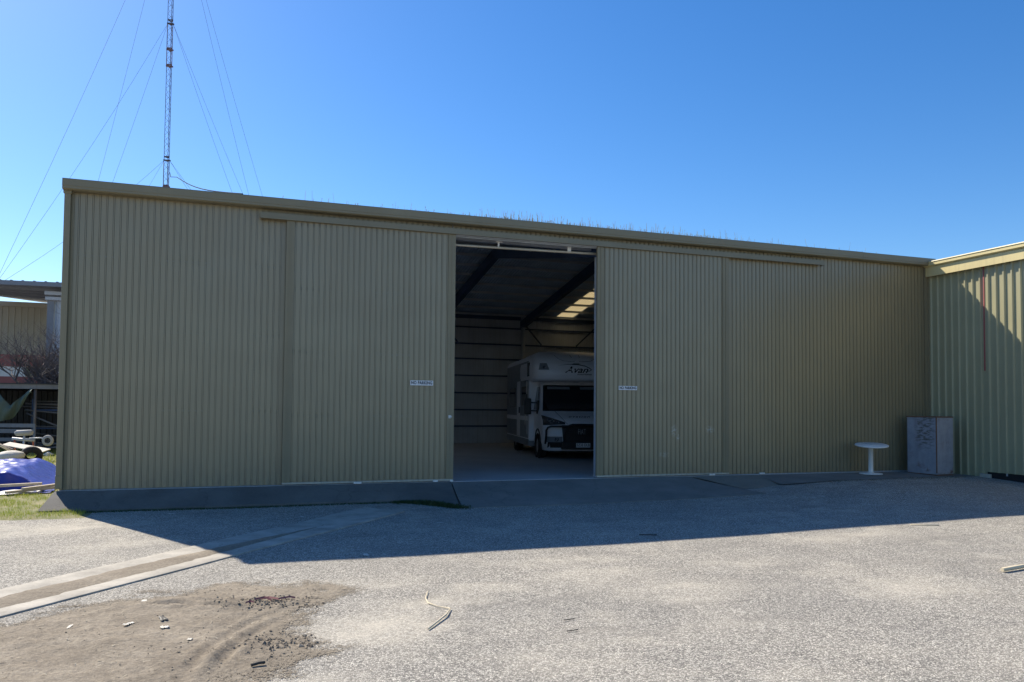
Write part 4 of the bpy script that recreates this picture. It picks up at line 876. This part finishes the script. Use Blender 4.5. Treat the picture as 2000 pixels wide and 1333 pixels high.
# ------------------------------------------------------------------ small things lying in the yard
def stick(name, pts, r, mat, label, cat='stick'):
    p0 = Vector((pts[0][0], pts[0][1], max(gz(*pts[0][:2]), dirtz(*pts[0][:2]) if -1.5 < pts[0][0] < 4.1 and -10.9 < pts[0][1] < -6.7 else -9)))
    q = [(x-p0.x, y-p0.y, gz(x, y)-p0.z+(h if h else r)) for x, y, h in pts]; return tag(MB().tube(q, r, 6).obj(name, mat, None, p0), label, cat)
stick('twig', [(4.72, -7.72, .012), (4.64, -7.98, .015), (4.63, -8.15, .01), (4.68, -8.28, .012), (4.77, -8.40, .014), (4.68, -8.6, .02), (4.45, -8.93, .012)], [.003, .005, .006, .004, .005, .008, .007], 'pale_wood', 'pale crooked twig lying on the asphalt right of the soil patch')
stick('wooden_stake', [(10.89, -8.78, .03), (11.6, -8.70, .035)], .022, 'pale_wood', 'pale wooden stake lying at the right edge of the yard')
stick('wooden_lath', [(12.6, -5.93, .012), (12.95, -6.12, .012)], .009, 'pale_wood', 'thin pale lath on the sunlit asphalt near the shadow edge')
stick('dark_stick', [(8.30, -5.33, .012), (8.44, -5.40, .014), (8.53, -5.42, .010)], .008, 'dark_twig', 'dark stick lying at the edge of the shadow')
stick('black_stick', [(3.10, -9.48, .03), (3.15, -9.46, .034), (3.19, -9.445, .03)], .010, 'dark_twig', 'black stick end on the near edge of the soil patch')
for (x, y), lb in zip([(5.6, -9.0), (5.5, -9.3)], ['upper of two short dark twigs on the sunlit asphalt', 'lower of two short dark twigs on the sunlit asphalt']):
    stick('short_twig', [(x, y, .01), (x+.10, y+.01, .012)], .004, 'dark_twig', lb, 'twig')
def scrap(name, x, y, w, d, mat, label, cat, seed):
    random.seed(seed); z = max(gz(x, y), dirtz(x, y) if -1.5 < x < 4.1 and -10.9 < y < -6.7 else -9)
    m = MB(); m.grid(lambda u, v: ((u-.5)*w*(1+.5*N(seed, v*3)), (v-.5)*d*(1+.5*N(u*3, seed)), .006+.35*min(w, d)*abs(N(u*4+seed, v*4, seed))), fr(0, 1, 8), fr(0, 1, 6)); return tag(m.obj(name, mat, None, (x, y, z), (0, 0, random.random()*3)), label, cat)
for x, y, w, d, lb in ((1.75, -8.1, .14, .03, 'long pale paper strip on the soil at far left'), (2.18, -8.17, .12, .05, 'white paper scrap on the soil left of the dark rag'), (2.46, -8.36, .09, .07, 'crumpled white paper right of the dark rag'), (2.67, -8.78, .06, .04, 'small white wrapper on the soil below the crumpled paper'),
                       (1.91, -1.28, .16, .06, 'white wrapper in the shade near the concrete apron'), (4.43, -5.66, .18, .07, 'crumpled pale litter at the edge of the shadow'), (3.92, -2.2, .07, .06, 'small white cup scrap in the shade by the drain'), (5.89, -3.43, .12, .04, 'flat pale paper in the shade before the ramp'),
                       (13.6, -2.9, .12, .05, 'white paper scrap in the shade before the round table'), (2.2, -7.35, .10, .05, 'grey wrapper on the asphalt above the soil patch')):
    scrap('litter', x, y, w*.7, d*.8, 'sack_white', lb, 'litter', int(x*37))
scrap('dark_rag', 2.42, -8.08, .13, .05, 'lead_black', 'small dark rag on the soil patch', 'rag', 5)
rg = thing('red_ribbon', 'torn strips of red plastic in the dark soil clods', 'ribbon', (3.28, -7.72, dirtz(3.28, -7.72)))
for pts in ([(-.14, -.01), (-.06, .02), (.0, -.01)], [(-.10, .03), (-.02, .03), (.06, -.01), (.16, .02), (.21, .035)], [(-.22, -.05), (-.18, -.03), (-.15, -.04)]):
    m = MB(); n = len(pts)
    vs = []
    for i, (x, y) in enumerate(pts): z = dirtz(3.28+x, -7.72+y)-dirtz(3.28, -7.72)+.022+.012*(i % 2); vs += [(x, y-.006, z-.008), (x+.004, y+.008, z+.004)]
    m.add(vs, [(2*i, 2*i+2, 2*i+3, 2*i+1) for i in range(n-1)]); m.obj('strip', 'red_paint', rg)
